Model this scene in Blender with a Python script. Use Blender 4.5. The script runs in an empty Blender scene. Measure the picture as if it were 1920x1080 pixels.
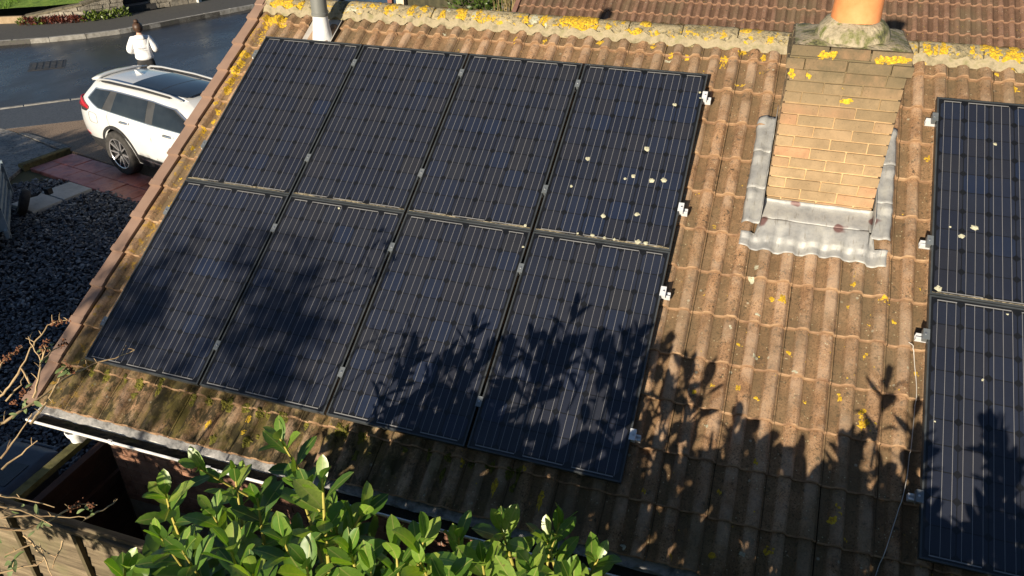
import bpy, bmesh, math, random
from mathutils import Vector, Matrix, Euler, noise
R = math.radians
rng = random.Random(7)
sc = bpy.context.scene
col = sc.collection

# ------------------------------------------------------------------ camera, sky, sun, exposure
ROOF = R(30.905)                      # pitch of the roof
CA, SA = math.cos(ROOF), math.sin(ROOF)
cd = bpy.data.cameras.new('camera'); cam = bpy.data.objects.new('camera', cd); col.objects.link(cam)
cd.sensor_width = 36; cd.lens = 27.03; cd.clip_end = 2000; cd.clip_start = 0.05
cam.location = (4.4438, -3.3794, 3.3958)
cam.rotation_euler = (R(90 - 31.23), 0, R(18.212))
sc.camera = cam
SUN = Vector((0.155, 0.96, -0.25)).normalized()      # direction the light travels
world = bpy.data.worlds.new('World'); sc.world = world; world.use_nodes = True
wn = world.node_tree.nodes; wl = world.node_tree.links; wn.clear()
wo = wn.new('ShaderNodeOutputWorld'); wb = wn.new('ShaderNodeBackground'); ws = wn.new('ShaderNodeTexSky')
ws.sky_type = 'NISHITA'; ws.sun_disc = False
ws.sun_elevation = math.asin(-SUN.z); ws.sun_rotation = math.atan2(-SUN.x, -SUN.y)
ws.air_density = 0.8; ws.dust_density = 0.4; ws.ozone_density = 2.0
wb.inputs['Strength'].default_value = 0.058
wl.new(ws.outputs[0], wb.inputs[0]); wl.new(wb.outputs[0], wo.inputs[0])
sd = bpy.data.lights.new('sun', 'SUN'); sd.energy = 5.0; sd.angle = R(0.53); sd.color = (1.0, 0.87, 0.69)
sun = bpy.data.objects.new('sun', sd); col.objects.link(sun)
sun.rotation_euler = SUN.to_track_quat('-Z', 'Y').to_euler(); sun.location = (2, -20, 12)
vs = sc.view_settings
vs.view_transform = 'Standard'; vs.look = 'None'; vs.exposure = 0.92; vs.gamma = 1.0; vs.use_curve_mapping = False
sc.cycles.max_bounces = 6; sc.cycles.transparent_max_bounces = 12
sc.cycles.caustics_reflective = False; sc.cycles.caustics_refractive = False
sc.cycles.use_denoising = True

# ------------------------------------------------------------------ helpers
def lerp(a, b, t): return a + (b - a) * t
def interp(tab, x):
    if x <= tab[0][0]: return tab[0][1]
    for (a, va), (b, vb) in zip(tab, tab[1:]):
        if x <= b: return va + (vb - va) * (x - a) / (b - a)
    return tab[-1][1]
def smooth(a, b, x):
    t = min(1, max(0, (x - a) / (b - a))); return t * t * (3 - 2 * t)
def rp(u, v, n=0.0):                   # point on the roof slope: along ridge, up slope, off slope
    return Vector((u, v * CA - n * SA, v * SA + n * CA))
def gz(y): return lerp(-2.5, -1.95, smooth(1.0, 4.6, y))      # ground falls towards the back garden

class MB:
    def __init__(s): s.v = []; s.f = []; s.m = []; s.mi = 0
    def add(s, vs, fs):
        b = len(s.v); s.v += [Vector(p) for p in vs]
        for f in fs: s.f.append([b + i for i in f]); s.m.append(s.mi)
        return s
    def box(s, lo, hi, M=None, jit=0):
        vs = [Vector((x, y, z)) for z in (lo[2], hi[2]) for y in (lo[1], hi[1]) for x in (lo[0], hi[0])]
        if jit: vs = [p + Vector((rng.uniform(-jit, jit), rng.uniform(-jit, jit), rng.uniform(-jit, jit))) for p in vs]
        if M is not None: vs = [M @ p for p in vs]
        return s.add(vs, [(0, 2, 3, 1), (4, 5, 7, 6), (0, 1, 5, 4), (2, 6, 7, 3), (0, 4, 6, 2), (1, 3, 7, 5)])
    def cham(s, lo, hi, c, M=None, jit=0):      # box with its top edges chamfered
        x0, y0, z0 = lo; x1, y1, z1 = hi
        vs = [(x0, y0, z0), (x1, y0, z0), (x1, y1, z0), (x0, y1, z0), (x0, y0, z1 - c), (x1, y0, z1 - c), (x1, y1, z1 - c), (x0, y1, z1 - c),
              (x0 + c, y0 + c, z1), (x1 - c, y0 + c, z1), (x1 - c, y1 - c, z1), (x0 + c, y1 - c, z1)]
        vs = [Vector(p) + (Vector((rng.uniform(-jit, jit), rng.uniform(-jit, jit), rng.uniform(-jit, jit))) if jit else Vector()) for p in vs]
        if M is not None: vs = [M @ p for p in vs]
        fs = [(3, 2, 1, 0), (8, 9, 10, 11)]
        for i in range(4):
            j = (i + 1) % 4; fs += [(i, j, 4 + j, 4 + i), (4 + i, 4 + j, 8 + j, 8 + i)]
        return s.add(vs, fs)
    def prism(s, poly, z0, z1, zf=None):
        n = len(poly)
        return s.add([(x, y, z0) for x, y in poly] + [(x, y, z1) for x, y in poly],
                     [tuple(range(n - 1, -1, -1)), tuple(range(n, 2 * n))] + [(i, (i + 1) % n, n + (i + 1) % n, n + i) for i in range(n)])
    def tube(s, pts, rad, n=8, cap=True):
        pts = [Vector(p) for p in pts]; k = len(pts)
        rads = rad if isinstance(rad, (list, tuple)) else [rad] * k
        vs = []; up = Vector((0, 0, 1)); prev = None
        for i, p in enumerate(pts):
            d = (pts[min(i + 1, k - 1)] - pts[max(i - 1, 0)]).normalized()
            if prev is None:
                a = d.cross(up) if abs(d.z) < 0.95 else d.cross(Vector((1, 0, 0)))
            else: a = prev - d * prev.dot(d)
            a.normalize(); prev = a; b = d.cross(a)
            for j in range(n):
                t = 2 * math.pi * j / n; vs.append(p + (a * math.cos(t) + b * math.sin(t)) * rads[i])
        fs = [(i * n + j, i * n + (j + 1) % n, (i + 1) * n + (j + 1) % n, (i + 1) * n + j) for i in range(k - 1) for j in range(n)]
        if cap: fs += [tuple(range(n - 1, -1, -1)), tuple(range((k - 1) * n, k * n))]
        return s.add(vs, fs)
    def lathe(s, prof, M=None, n=24, cap=False):       # prof: (r, z)
        vs = []
        for r, z in prof:
            for j in range(n):
                t = 2 * math.pi * j / n; vs.append(Vector((r * math.cos(t), r * math.sin(t), z)))
        if M is not None: vs = [M @ p for p in vs]
        k = len(prof)
        fs = [(i * n + j, i * n + (j + 1) % n, (i + 1) * n + (j + 1) % n, (i + 1) * n + j) for i in range(k - 1) for j in range(n)]
        if cap: fs += [tuple(range(n - 1, -1, -1)), tuple(range((k - 1) * n, k * n))]
        return s.add(vs, fs)
    def grid(s, nx, ny, fn, thick=None):
        vs = [fn(i / nx, j / ny) for j in range(ny + 1) for i in range(nx + 1)]
        fs = [(j * (nx + 1) + i, j * (nx + 1) + i + 1, (j + 1) * (nx + 1) + i + 1, (j + 1) * (nx + 1) + i) for j in range(ny) for i in range(nx)]
        return s.add(vs, fs)
    def mesh(s, name, mats, smooth_angle=None):
        me = bpy.data.meshes.new(name); me.from_pydata([tuple(p) for p in s.v], [], s.f)
        for m in (mats if isinstance(mats, (list, tuple)) else [mats]): me.materials.append(m)
        if any(s.m): me.polygons.foreach_set('material_index', s.m)
        if smooth_angle:
            me.polygons.foreach_set('use_smooth', [True] * len(me.polygons)); me.update(); me.set_sharp_from_angle(angle=R(smooth_angle))
        me.update(); return me

WOFF = {}
def woff(o):
    return WOFF.get(o.name, Vector((0, 0, 0))) if o is not None else Vector((0, 0, 0))
def obj(name, me, parent=None, loc=(0, 0, 0), rot=None, world=True):
    """links a mesh; with world=True the location is given in world space under an unrotated parent"""
    o = bpy.data.objects.new(name, me); col.objects.link(o)
    o.location = Vector(loc) - (woff(parent) if (parent is not None and world) else Vector((0, 0, 0)))
    if rot is not None: o.rotation_euler = rot
    if parent is not None: o.parent = parent
    WOFF[o.name] = Vector(loc) if world else Vector((0, 0, 0))
    return o
def build(mb, name, mats, parent=None, sm=None, local=False):
    """mesh with vertices in world space, its origin moved to the parent's origin (or its own base when top-level)"""
    if local:
        return obj(name, mb.mesh(name, mats, sm), parent, (0, 0, 0), None, False)
    if parent is not None: off = woff(parent)
    else:
        n = len(mb.v); off = Vector((sum(p.x for p in mb.v) / n, sum(p.y for p in mb.v) / n, min(p.z for p in mb.v)))
    mb.v = [p - off for p in mb.v]
    return obj(name, mb.mesh(name, mats, sm), parent, off)
def thing(name, label, cat, loc=(0, 0, 0), rot=None, group=None):
    o = bpy.data.objects.new(name, None); col.objects.link(o); o.location = loc; o.empty_display_size = 0.2
    if rot is not None: o.rotation_euler = rot
    WOFF[o.name] = Vector(loc)
    return tag(o, label, cat, group)
def tag(o, label, cat, group=None):
    o['label'] = label; o['category'] = cat
    if group: o['group'] = group
    return o
def struct(o): o['kind'] = 'structure'; return o
def stuff(o): o['kind'] = 'stuff'; return o
def bake(o):                            # replace an object's mesh by the result of its modifiers
    dg = bpy.context.evaluated_depsgraph_get()
    me = bpy.data.meshes.new_from_object(o.evaluated_get(dg)); o.modifiers.clear(); o.data = me; return o

# ------------------------------------------------------------------ materials
class NT:
    def __init__(s, name):
        s.mat = bpy.data.materials.new(name); s.mat.use_nodes = True
        s.t = s.mat.node_tree; s.n = s.t.nodes; s.l = s.t.links
        s.b = s.n['Principled BSDF']; s.out = s.n['Material Output']
    def new(s, kind, **kw):
        nd = s.n.new('ShaderNode' + kind)
        for k, v in kw.items():
            if k in nd.inputs.keys(): s.put(nd.inputs[k], v)
            else: setattr(nd, k, v)
        return nd
    def put(s, sock, v):
        if isinstance(v, bpy.types.NodeSocket): s.l.new(v, sock)
        elif isinstance(v, bpy.types.Node): s.l.new(v.outputs[0], sock)
        else:
            if isinstance(v, tuple) and len(v) == 3 and sock.type == 'RGBA': v = v + (1,)
            sock.default_value = v
    def pos(s):
        if not hasattr(s, '_p'): s._p = s.n.new('ShaderNodeNewGeometry').outputs['Position']
        return s._p
    def objc(s): return s.new('TexCoord').outputs['Object']
    def noise(s, scale, detail=4, rough=.6, vec=None, dist=0):
        nd = s.new('TexNoise'); nd.inputs['Scale'].default_value = scale; nd.inputs['Detail'].default_value = detail
        nd.inputs['Roughness'].default_value = rough; nd.inputs['Distortion'].default_value = dist
        s.l.new(vec if vec is not None else s.pos(), nd.inputs['Vector']); return nd.outputs['Fac']
    def voro(s, scale, vec=None, rnd=1.0, out='Distance'):
        nd = s.new('TexVoronoi'); nd.inputs['Scale'].default_value = scale; nd.inputs['Randomness'].default_value = rnd
        s.l.new(vec if vec is not None else s.pos(), nd.inputs['Vector']); return nd.outputs[out]
    def ramp(s, fac, stops, inter='LINEAR'):
        nd = s.new('ValToRGB'); cr = nd.color_ramp; cr.interpolation = inter
        while len(cr.elements) > 1: cr.elements.remove(cr.elements[-1])
        for i, (p, c) in enumerate(stops):
            e = cr.elements[0] if i == 0 else cr.elements.new(p)
            e.position = p; e.color = (c, c, c, 1) if isinstance(c, (int, float)) else tuple(c) + (1,)
        s.put(nd.inputs[0], fac); return nd.outputs[0]
    def mix(s, fac, a, b, mode='MIX'):
        nd = s.new('Mix', data_type='RGBA', blend_type=mode)
        s.put(nd.inputs[0], fac); s.put(nd.inputs[6], a); s.put(nd.inputs[7], b); return nd.outputs[2]
    def math(s, op, a, b=0.0, c=0.0):
        nd = s.new('Math', operation=op); s.put(nd.inputs[0], a); s.put(nd.inputs[1], b); s.put(nd.inputs[2], c); return nd.outputs[0]
    def sep(s, vec): nd = s.new('SeparateXYZ'); s.l.new(vec, nd.inputs[0]); return nd.outputs
    def rand(s): return s.new('ObjectInfo').outputs['Random']
    def scale(s, vec, v): nd = s.new('Mapping'); s.l.new(vec, nd.inputs[0]); nd.inputs['Scale'].default_value = v; return nd.outputs[0]
    def bump(s, h, strength=.3, dist=.01):
        nd = s.new('Bump'); nd.inputs['Strength'].default_value = strength; nd.inputs['Distance'].default_value = dist
        s.put(nd.inputs['Height'], h); s.l.new(nd.outputs[0], s.b.inputs['Normal'])
    def fin(s, base, rough=.8, metal=0, spec=.5, coat=0, coatr=.1):
        s.put(s.b.inputs['Base Color'], base); s.put(s.b.inputs['Roughness'], rough)
        s.b.inputs['Metallic'].default_value = metal; s.put(s.b.inputs['Specular IOR Level'], spec)
        s.b.inputs['Coat Weight'].default_value = coat; s.b.inputs['Coat Roughness'].default_value = coatr
        return s.mat

def surf(name, cols, scale=6, rough=.85, bump=.3, bscale=None, bd=.006, metal=0, spec=.4, rnd=0, detail=5, local=False, coat=0, lo=.32, hi=.68):
    t = NT(name); vec = t.objc() if local else t.pos()
    n = t.noise(scale, detail, .62, vec)
    k = len(cols)
    c = t.ramp(n, [(lerp(lo, hi, i / max(1, k - 1)), cc) for i, cc in enumerate(cols)]) if k > 1 else cols[0]
    if rnd:
        v = t.math('MULTIPLY_ADD', t.rand(), 2 * rnd, 1 - rnd)
        h = t.new('HueSaturation'); t.put(h.inputs['Color'], c); t.put(h.inputs['Value'], v); c = h.outputs[0]
    if bump: t.bump(t.noise(bscale or scale * 6, 4, .6, vec), bump, bd)
    return t.fin(c, rough, metal, spec, coat)

def tile_material(name, pal, moss=True, dark=1.0):
    t = NT(name); p = t.pos()
    c = t.ramp(t.noise(5, 6, .65), [(.3, pal[0]), (.5, pal[1]), (.7, pal[2])])
    c = t.mix(t.math('MULTIPLY', t.rand(), .35), c, pal[1], 'MULTIPLY') if False else c
    h = t.new('HueSaturation'); t.put(h.inputs['Color'], c); t.put(h.inputs['Value'], t.math('MULTIPLY_ADD', t.rand(), .34, .80)); c = h.outputs[0]
    # grain: dark pits and pale sand
    g = t.noise(95, 3, .7); c = t.mix(t.ramp(g, [(.38, .85), (.5, 0)]), c, pal[3]); c = t.mix(t.ramp(g, [(.58, 0), (.72, .38)]), c, pal[4])
    d1 = t.noise(30, 3, .6); c = t.mix(t.ramp(d1, [(.60, 0), (.65, .8)]), c, (.04, .032, .022))
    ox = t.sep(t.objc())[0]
    pan = t.ramp(t.math('MULTIPLY', ox, 3.2), [(.0, .9), (.15, .8), (.21, 0), (.43, 0), (.455, .9), (.63, .75), (.69, 0), (.92, 0), (.95, .9)])  # grimy pans and paler roll tops, also standing in for roll shading
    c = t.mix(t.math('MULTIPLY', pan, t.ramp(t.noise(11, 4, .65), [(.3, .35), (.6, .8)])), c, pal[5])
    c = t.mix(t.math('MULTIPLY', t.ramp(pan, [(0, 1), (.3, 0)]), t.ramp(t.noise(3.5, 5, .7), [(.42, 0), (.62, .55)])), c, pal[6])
    # grey-brown grime and pale crustose lichen
    c = t.mix(t.ramp(t.noise(2.2, 4, .6, t.scale(p, (1, .45, .45))), [(.47, 0), (.66, .6)]), c, (.115, .090, .052))
    w = t.ramp(t.voro(9), [(.07, 1), (.10, 0)]); w = t.math('MULTIPLY', w, t.ramp(t.noise(3.1, 2, .5), [(.44, 0), (.5, 1)]))
    c = t.mix(t.math('MULTIPLY', w, .6), c, (.40, .38, .28))
    w2 = t.ramp(t.voro(31), [(.10, 1), (.15, 0)]); w2 = t.math('MULTIPLY', w2, t.ramp(t.noise(6.0, 2, .5), [(.46, 0), (.52, 1)]))
    c = t.mix(t.math('MULTIPLY', w2, .7), c, (.45, .40, .25))
    y = t.ramp(t.voro(14, t.scale(p, (1.0, 1.03, .97))), [(.06, 1), (.09, 0)]); y = t.math('MULTIPLY', y, t.ramp(t.noise(1.7, 2, .5), [(.52, 0), (.57, 1)]))
    c = t.mix(y, c, (.50, .33, .03))
    if moss:                            # moss and algae on the low left corner and along the verge
        x, yy, z = t.sep(p)[0], t.sep(p)[1], t.sep(p)[2]
        low = t.math('MULTIPLY', t.ramp(yy, [(0.0, 1), (.36, 0)]), t.ramp(t.math('MULTIPLY', x, .25), [(.50, 1), (.85, .15)]))
        m = t.math('MULTIPLY', low, t.ramp(t.noise(7, 5, .7, t.scale(p, (1, .5, .5))), [(.44, 0), (.60, 1)]))
        c = t.mix(t.math('MULTIPLY', m, .8), c, (.085, .075, .014))
        m2 = t.math('MULTIPLY', low, t.ramp(t.noise(9, 6, .75, t.scale(p, (1, .6, .6))), [(.48, 0), (.56, .92)])); c = t.mix(m2, c, (.03, .025, .012))
        ver = t.ramp(x, [(-.0, 1), (.02, 0)]); ver = t.math('MULTIPLY', t.ramp(t.math('ADD', x, .5), [(.40, 1), (.56, 0)]), t.ramp(t.noise(16, 4, .7), [(.56, 0), (.62, 1)]))
        c = t.mix(t.math('MULTIPLY', ver, .8), c, (.33, .20, .03))
    t.bump(t.math('ADD', t.noise(120, 3, .6), t.math('MULTIPLY', t.noise(22, 3, .6), 1.4)), .55, .004)
    return t.fin(c, .92, 0, .25)

M = {}
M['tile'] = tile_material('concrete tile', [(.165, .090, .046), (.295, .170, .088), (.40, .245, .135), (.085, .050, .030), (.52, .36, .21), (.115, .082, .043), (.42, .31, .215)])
M['tile_edge'] = surf('worn tile edge', [(.16, .09, .05), (.27, .165, .09), (.36, .235, .13)], 9, .9, .5, 70)
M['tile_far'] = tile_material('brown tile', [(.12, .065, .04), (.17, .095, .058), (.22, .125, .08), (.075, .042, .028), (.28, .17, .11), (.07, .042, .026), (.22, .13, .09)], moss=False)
M['tile_far_edge'] = surf('brown tile edge', [(.18, .10, .06), (.27, .16, .10)], 14, .9, .3)
t = NT('weathered ridge tile')
c = t.ramp(t.noise(7, 6, .7), [(.3, (.16, .135, .085)), (.5, (.31, .255, .15)), (.7, (.40, .34, .21))])
c = t.mix(t.ramp(t.noise(32, 4, .7), [(.52, 0), (.60, .85)]), c, (.085, .078, .052))
c = t.mix(t.ramp(t.noise(5, 4, .7), [(.52, 0), (.66, .6)]), c, (.12, .105, .05))
c = t.mix(t.ramp(t.noise(70, 3, .7), [(.60, 0), (.68, .8)]), c, (.52, .46, .32))
c = t.mix(t.math('MULTIPLY', t.ramp(t.noise(24, 4, .7), [(.56, 0), (.60, 1)]), t.ramp(t.noise(3.2, 3, .6), [(.46, 0), (.56, 1)])), c, (.50, .32, .02))
t.bump(t.noise(60, 4, .7), .9, .008); M['ridge'] = t.fin(c, .95, 0, .2)
M['mortar'] = surf('bedding mortar', [(.16, .14, .08), (.30, .25, .16), (.20, .18, .09)], 12, .95, .8, 50)
M['deck'] = surf('roof underlay', [(.012, .011, .010), (.03, .027, .024)], 4, .95, 0)
M['verge'] = surf('brown plastic verge', [(.225, .145, .105), (.27, .18, .13)], 5, .42, .05, rnd=.06)
M['lichen'] = surf('yellow lichen', [(.17, .12, .05), (.40, .25, .02), (.58, .37, .015), (.62, .44, .06)], 60, .95, 1.0, 120, .008)
M['lichen_pale'] = surf('pale lichen', [(.26, .25, .17), (.50, .49, .36)], 40, .95, .8, 90, .008)
M['moss'] = surf('moss cushion', [(.045, .045, .008), (.12, .115, .015), (.20, .18, .03)], 30, 1, 1.0, 90, .012)
M['pvc'] = surf('white plastic', [(.72, .72, .70), (.80, .80, .79)], 4, .35, .05)
M['pvc_dirty'] = surf('stained white plastic', [(.10, .09, .075), (.42, .41, .38), (.66, .65, .62)], 9, .55, .3, 30)
M['silt'] = surf('gutter silt', [(.008, .007, .005), (.03, .025, .018), (.015, .02, .006)], 12, 1, 1, 40, .01)
M['felt'] = surf('ragged grey felt', [(.10, .10, .10), (.24, .24, .235), (.34, .33, .32)], 16, .95, .8, 60)
M['lead'] = None
M['terracotta'] = surf('terracotta', [(.52, .185, .06), (.60, .23, .085), (.66, .29, .12)], 5, .75, .15)
M['flaunch'] = surf('mossy flaunching', [(.06, .06, .035), (.15, .15, .06), (.28, .24, .16), (.36, .31, .21), (.13, .14, .04)], 9, 1, 1, 40, .015)
M['vent_grey'] = surf('grey vent plastic', [(.13, .135, .125), (.16, .165, .155)], 3, .5, .05)
M['white_pipe'] = surf('painted pipe', [(.55, .56, .55), (.70, .71, .70)], 12, .6, .3, 40)
M['alu'] = surf('bare aluminium', [(.58, .60, .62), (.68, .70, .72)], 8, .42, .05, metal=.2)
M['alu_dark'] = surf('grey anodised clamp', [(.16, .18, .19), (.22, .24, .25)], 8, .45, .05, metal=.5)
M['steel'] = surf('screw steel', [(.6, .6, .6), (.68, .68, .68)], 8, .3, 0, metal=.9)
M['frame'] = surf('black anodised frame', [(.045, .052, .056), (.075, .083, .088)], 6, .42, .05, metal=.35)
M['back'] = surf('black backsheet', [(.0022, .003, .005), (.004, .005, .007)], 8, .5, 0)
M['bus'] = surf('tinned busbar', [(.36, .36, .36), (.44, .44, .44)], 8, .4, 0)
M['dirt'] = surf('silt along the frame', [(.05, .042, .028), (.19, .16, .10), (.36, .31, .21)], 45, 1, .8, 90)
t = NT('silicon cell')
c = t.ramp(t.rand(), [(0, (.019, .025, .048)), (.35, (.023, .030, .054)), (.65, (.029, .032, .047)), (.85, (.017, .030, .072)), (1, (.034, .036, .045))])
c = t.mix(t.ramp(t.noise(2.5, 4, .6), [(.4, 0), (.7, .25)]), c, (.028, .030, .040))
M['cell'] = t.fin(c, .42, 0, .35)
t = NT('glass pane')                    # thin glass with a film of dust
tr = t.new('BsdfTransparent'); gl = t.new('BsdfGlossy'); df = t.new('BsdfDiffuse')
gl.inputs['Roughness'].default_value = .13; df.inputs['Color'].default_value = (.27, .28, .30, 1)
fr = t.new('Fresnel'); fr.inputs['IOR'].default_value = 1.40
m1 = t.new('MixShader'); m2 = t.new('MixShader')
t.put(m1.inputs[0], t.ramp(t.noise(3.0, 6, .7), [(.25, .006), (.75, .03)])); t.l.new(tr.outputs[0], m1.inputs[1]); t.l.new(df.outputs[0], m1.inputs[2])
t.l.new(fr.outputs[0], m2.inputs[0]); t.l.new(m1.outputs[0], m2.inputs[1]); t.l.new(gl.outputs[0], m2.inputs[2]); t.l.new(m2.outputs[0], t.out.inputs[0])
M['glass'] = t.mat
t = NT('grey lead')
n = t.noise(6, 5, .7); c = t.ramp(n, [(.3, (.19, .195, .195)), (.5, (.29, .29, .28)), (.7, (.38, .375, .34))])
c = t.mix(t.ramp(t.noise(26, 3, .6, t.scale(t.pos(), (2.2, .35, .35))), [(.60, 0), (.68, .55)]), c, (.15, .13, .10))
c = t.mix(t.ramp(t.noise(4.5, 2, .5), [(.66, 0), (.69, .9)]), c, (.115, .05, .045))
t.bump(t.noise(30, 3, .6), .4, .006); M['lead'] = t.fin(c, .55, .15, .5)
t = NT('stock brick')
c = t.ramp(t.rand(), [(0, (.21, .15, .085)), (.3, (.27, .19, .108)), (.65, (.31, .225, .13)), (.88, (.32, .205, .115)), (1, (.36, .20, .11))])
c = t.mix(t.ramp(t.noise(9, 5, .65), [(.38, 0), (.68, .6)]), c, (.16, .115, .065)); c = t.mix(t.ramp(t.noise(4, 4, .6), [(.5, 0), (.7, .5)]), c, (.38, .27, .155))
soot = t.ramp(t.math('MULTIPLY', t.math('SUBTRACT', t.sep(t.pos())[2], 1.45), 1.4), [(0, 0), (.3, .22), (.6, .6), (.8, .9), (1, .96)])
c = t.mix(t.math('MULTIPLY', soot, t.ramp(t.noise(8, 4, .7), [(.3, .45), (.6, 1)])), c, (.095, .078, .046))
c = t.mix(t.ramp(t.noise(80, 3, .7), [(.62, 0), (.7, .6)]), c, (.06, .05, .035))
t.bump(t.noise(70, 4, .6), .5, .004); M['brick'] = t.fin(c, .92, 0, .25)
M['brick_wall'] = surf('brown wall brick', [(.15, .075, .045), (.23, .12, .075), (.28, .16, .10)], 9, .92, .4, 60, rnd=.16)
M['joint'] = surf('sand mortar', [(.34, .20, .09), (.47, .29, .14)], 14, .95, .5, 60)
t = NT('sooty sand mortar'); c = t.ramp(t.noise(14, 4, .6), [(.35, (.38, .245, .12)), (.65, (.52, .345, .185))])
zz_ = t.ramp(t.math('MULTIPLY', t.math('SUBTRACT', t.sep(t.pos())[2], 1.45), 1.4), [(0, 0), (.35, .3), (.7, .8), (1, .97)])
c = t.mix(zz_, c, (.10, .085, .05)); t.bump(t.noise(60, 4, .6), .6, .006); M['joint_chim'] = t.fin(c, .95, 0, .2)
M['joint_wall'] = surf('grey mortar', [(.22, .19, .15), (.30, .27, .22)], 14, .95, .5, 60)

# ------------------------------------------------------------------ the setting: ground, road, pavements, drive
def strip(a, b, z0, z1, n=0):           # solid strip between two polylines
    mb = MB(); k = len(a)
    mb.add([(x, y, z1) for x, y in a] + [(x, y, z1) for x, y in b] + [(x, y, z0) for x, y in a] + [(x, y, z0) for x, y in b],
           [(i, i + 1, k + i + 1, k + i) for i in range(k - 1)] + [(2 * k + i, i, k + i, 3 * k + i) for i in (0,)] +
           [(2 * k + i + 1, 2 * k + i, i, i + 1)[::-1] for i in range(k - 1)] + [(3 * k + i, 3 * k + i + 1, k + i + 1, k + i)[::-1] for i in range(k - 1)])
    return mb
ys_ = [-400, -60, -12, -3, 1.0, 1.6, 2.2, 2.8, 3.4, 4.0, 4.6, 8, 30, 120, 600]
mb = MB(); xs_ = [-500, -60, -14, -6, 0, 8, 60, 500]
mb.grid(len(xs_) - 1, len(ys_) - 1, lambda a, b: Vector((xs_[round(a * (len(xs_) - 1))], ys_[round(b * (len(ys_) - 1))], gz(ys_[round(b * (len(ys_) - 1))]) - .05)))
struct(build(mb, 'ground', surf('garden soil', [(.05, .045, .03), (.09, .085, .04), (.06, .075, .025)], .8, 1, .5)))
NK = [(-18.3, 1.5), (-14.8, 5.05), (-11.29, 8.69), (-10.12, 9.91), (-6.5, 13.65), (-3.0, 17.3), (0.5, 20.9), (8, 28.7)]        # near kerb
PE = [(-16.8, 1.1), (-13.4, 4.75), (-10.14, 7.65), (-8.96, 8.64), (-5.3, 11.75), (-1.8, 15.2), (1.7, 18.8), (9.2, 26.6)]       # back of near pavement
FK = [(-24, 6.0), (-20, 9.5), (-17.6, 11.6), (-16.0, 12.95), (-14.9, 13.75), (-13.95, 14.77), (-13.55, 15.6), (-13.2, 16.68), (-12.13, 19.47), (-10.5, 24), (-8.5, 30), (-4.5, 41)]
FW = [(-28, 8.6), (-22.5, 11.9), (-19.8, 13.6), (-17.94, 14.6), (-17.1, 14.9), (-16.3, 15.45), (-15.7, 15.8), (-15.1, 16.8), (-14.35, 18.9), (-12.7, 23.5), (-10.6, 30), (-6.6, 42)]
ROADM = NT('damp tarmac')
t = ROADM; n = t.noise(.55, 5, .65, t.scale(t.pos(), (1, .45, 1)))
c = t.ramp(t.noise(40, 4, .7), [(.3, (.012, .013, .015)), (.6, (.028, .029, .032)), (.8, (.05, .05, .052))])
c = t.mix(t.ramp(n, [(.5, 0), (.68, .55)]), c, (.05, .053, .058)); t.bump(t.noise(60, 3, .6), .5, .006)
M['road'] = t.fin(c, t.ramp(n, [(.36, .16), (.62, .42)]), 0, .5)
n2 = len(FK)
NKx = [NK[0]] * 2 + NK[1:3] + [NK[2]] * 0
def resample(pl, k):
    L = [0]
    for a, b in zip(pl, pl[1:]): L.append(L[-1] + math.dist(a, b))
    out = []
    for i in range(k):
        s = L[-1] * i / (k - 1)
        j = max(q for q in range(len(L)) if L[q] <= s + 1e-9); j = min(j, len(pl) - 2)
        f = (s - L[j]) / (L[j + 1] - L[j]); out.append((lerp(pl[j][0], pl[j + 1][0], f), lerp(pl[j][1], pl[j + 1][1], f)))
    return out
struct(build(strip(resample(NK, 24), resample(FK, 24), -2.0, -1.956), 'road', M['road']))
M['pave_n'] = surf('blue-grey tarmac path', [(.04, .047, .057), (.07, .08, .093), (.095, .105, .118)], 30, .6, .4, 60)
M['pave_f'] = surf('grey tarmac path', [(.05, .048, .045), (.085, .08, .073), (.07, .075, .055)], 12, .85, .4, 60)
struct(build(strip(resample(PE, 20), resample(NK, 20), -2.0, -1.948), 'pavement_near', M['pave_n']))
far_pave = struct(build(strip(resample(FK, 30), resample(FW, 30), -2.0, -1.835), 'pavement_far', M['pave_f']))
M['kerb'] = surf('concrete kerb', [(.16, .15, .13), (.27, .26, .235), (.34, .33, .30)], 7, .9, .4, 40, rnd=.1)
def kerb_run(name, pl, zt, zb, w, inward):
    root = struct(bpy.data.objects.new(name, None)); col.objects.link(root)
    L = sum(math.dist(a, b) for a, b in zip(pl, pl[1:])); k = max(2, int(L / .91)); q = resample(pl, k + 1)
    for i in range(k):
        a, b = Vector(q[i]), Vector(q[i + 1]); d = (b - a); ln = d.length; d.normalize(); nn = Vector((-d.y, d.x)) * inward
        Mx = Matrix(((d.x, nn.x, 0, a.x), (d.y, nn.y, 0, a.y), (0, 0, 1, 0), (0, 0, 0, 1)))
        m = MB().cham((.006, 0, zb), (ln - .006, w, zt + rng.uniform(-.004, .004)), .014, Mx)
        build(m, 'kerb_stone', M['kerb'], root)
kerb_run('kerb_far', FK[1:9], -1.828, -2.05, .125, 1)
kerb_run('kerb_near', NK[1:5], -1.935, -2.05, .11, -1)
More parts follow.
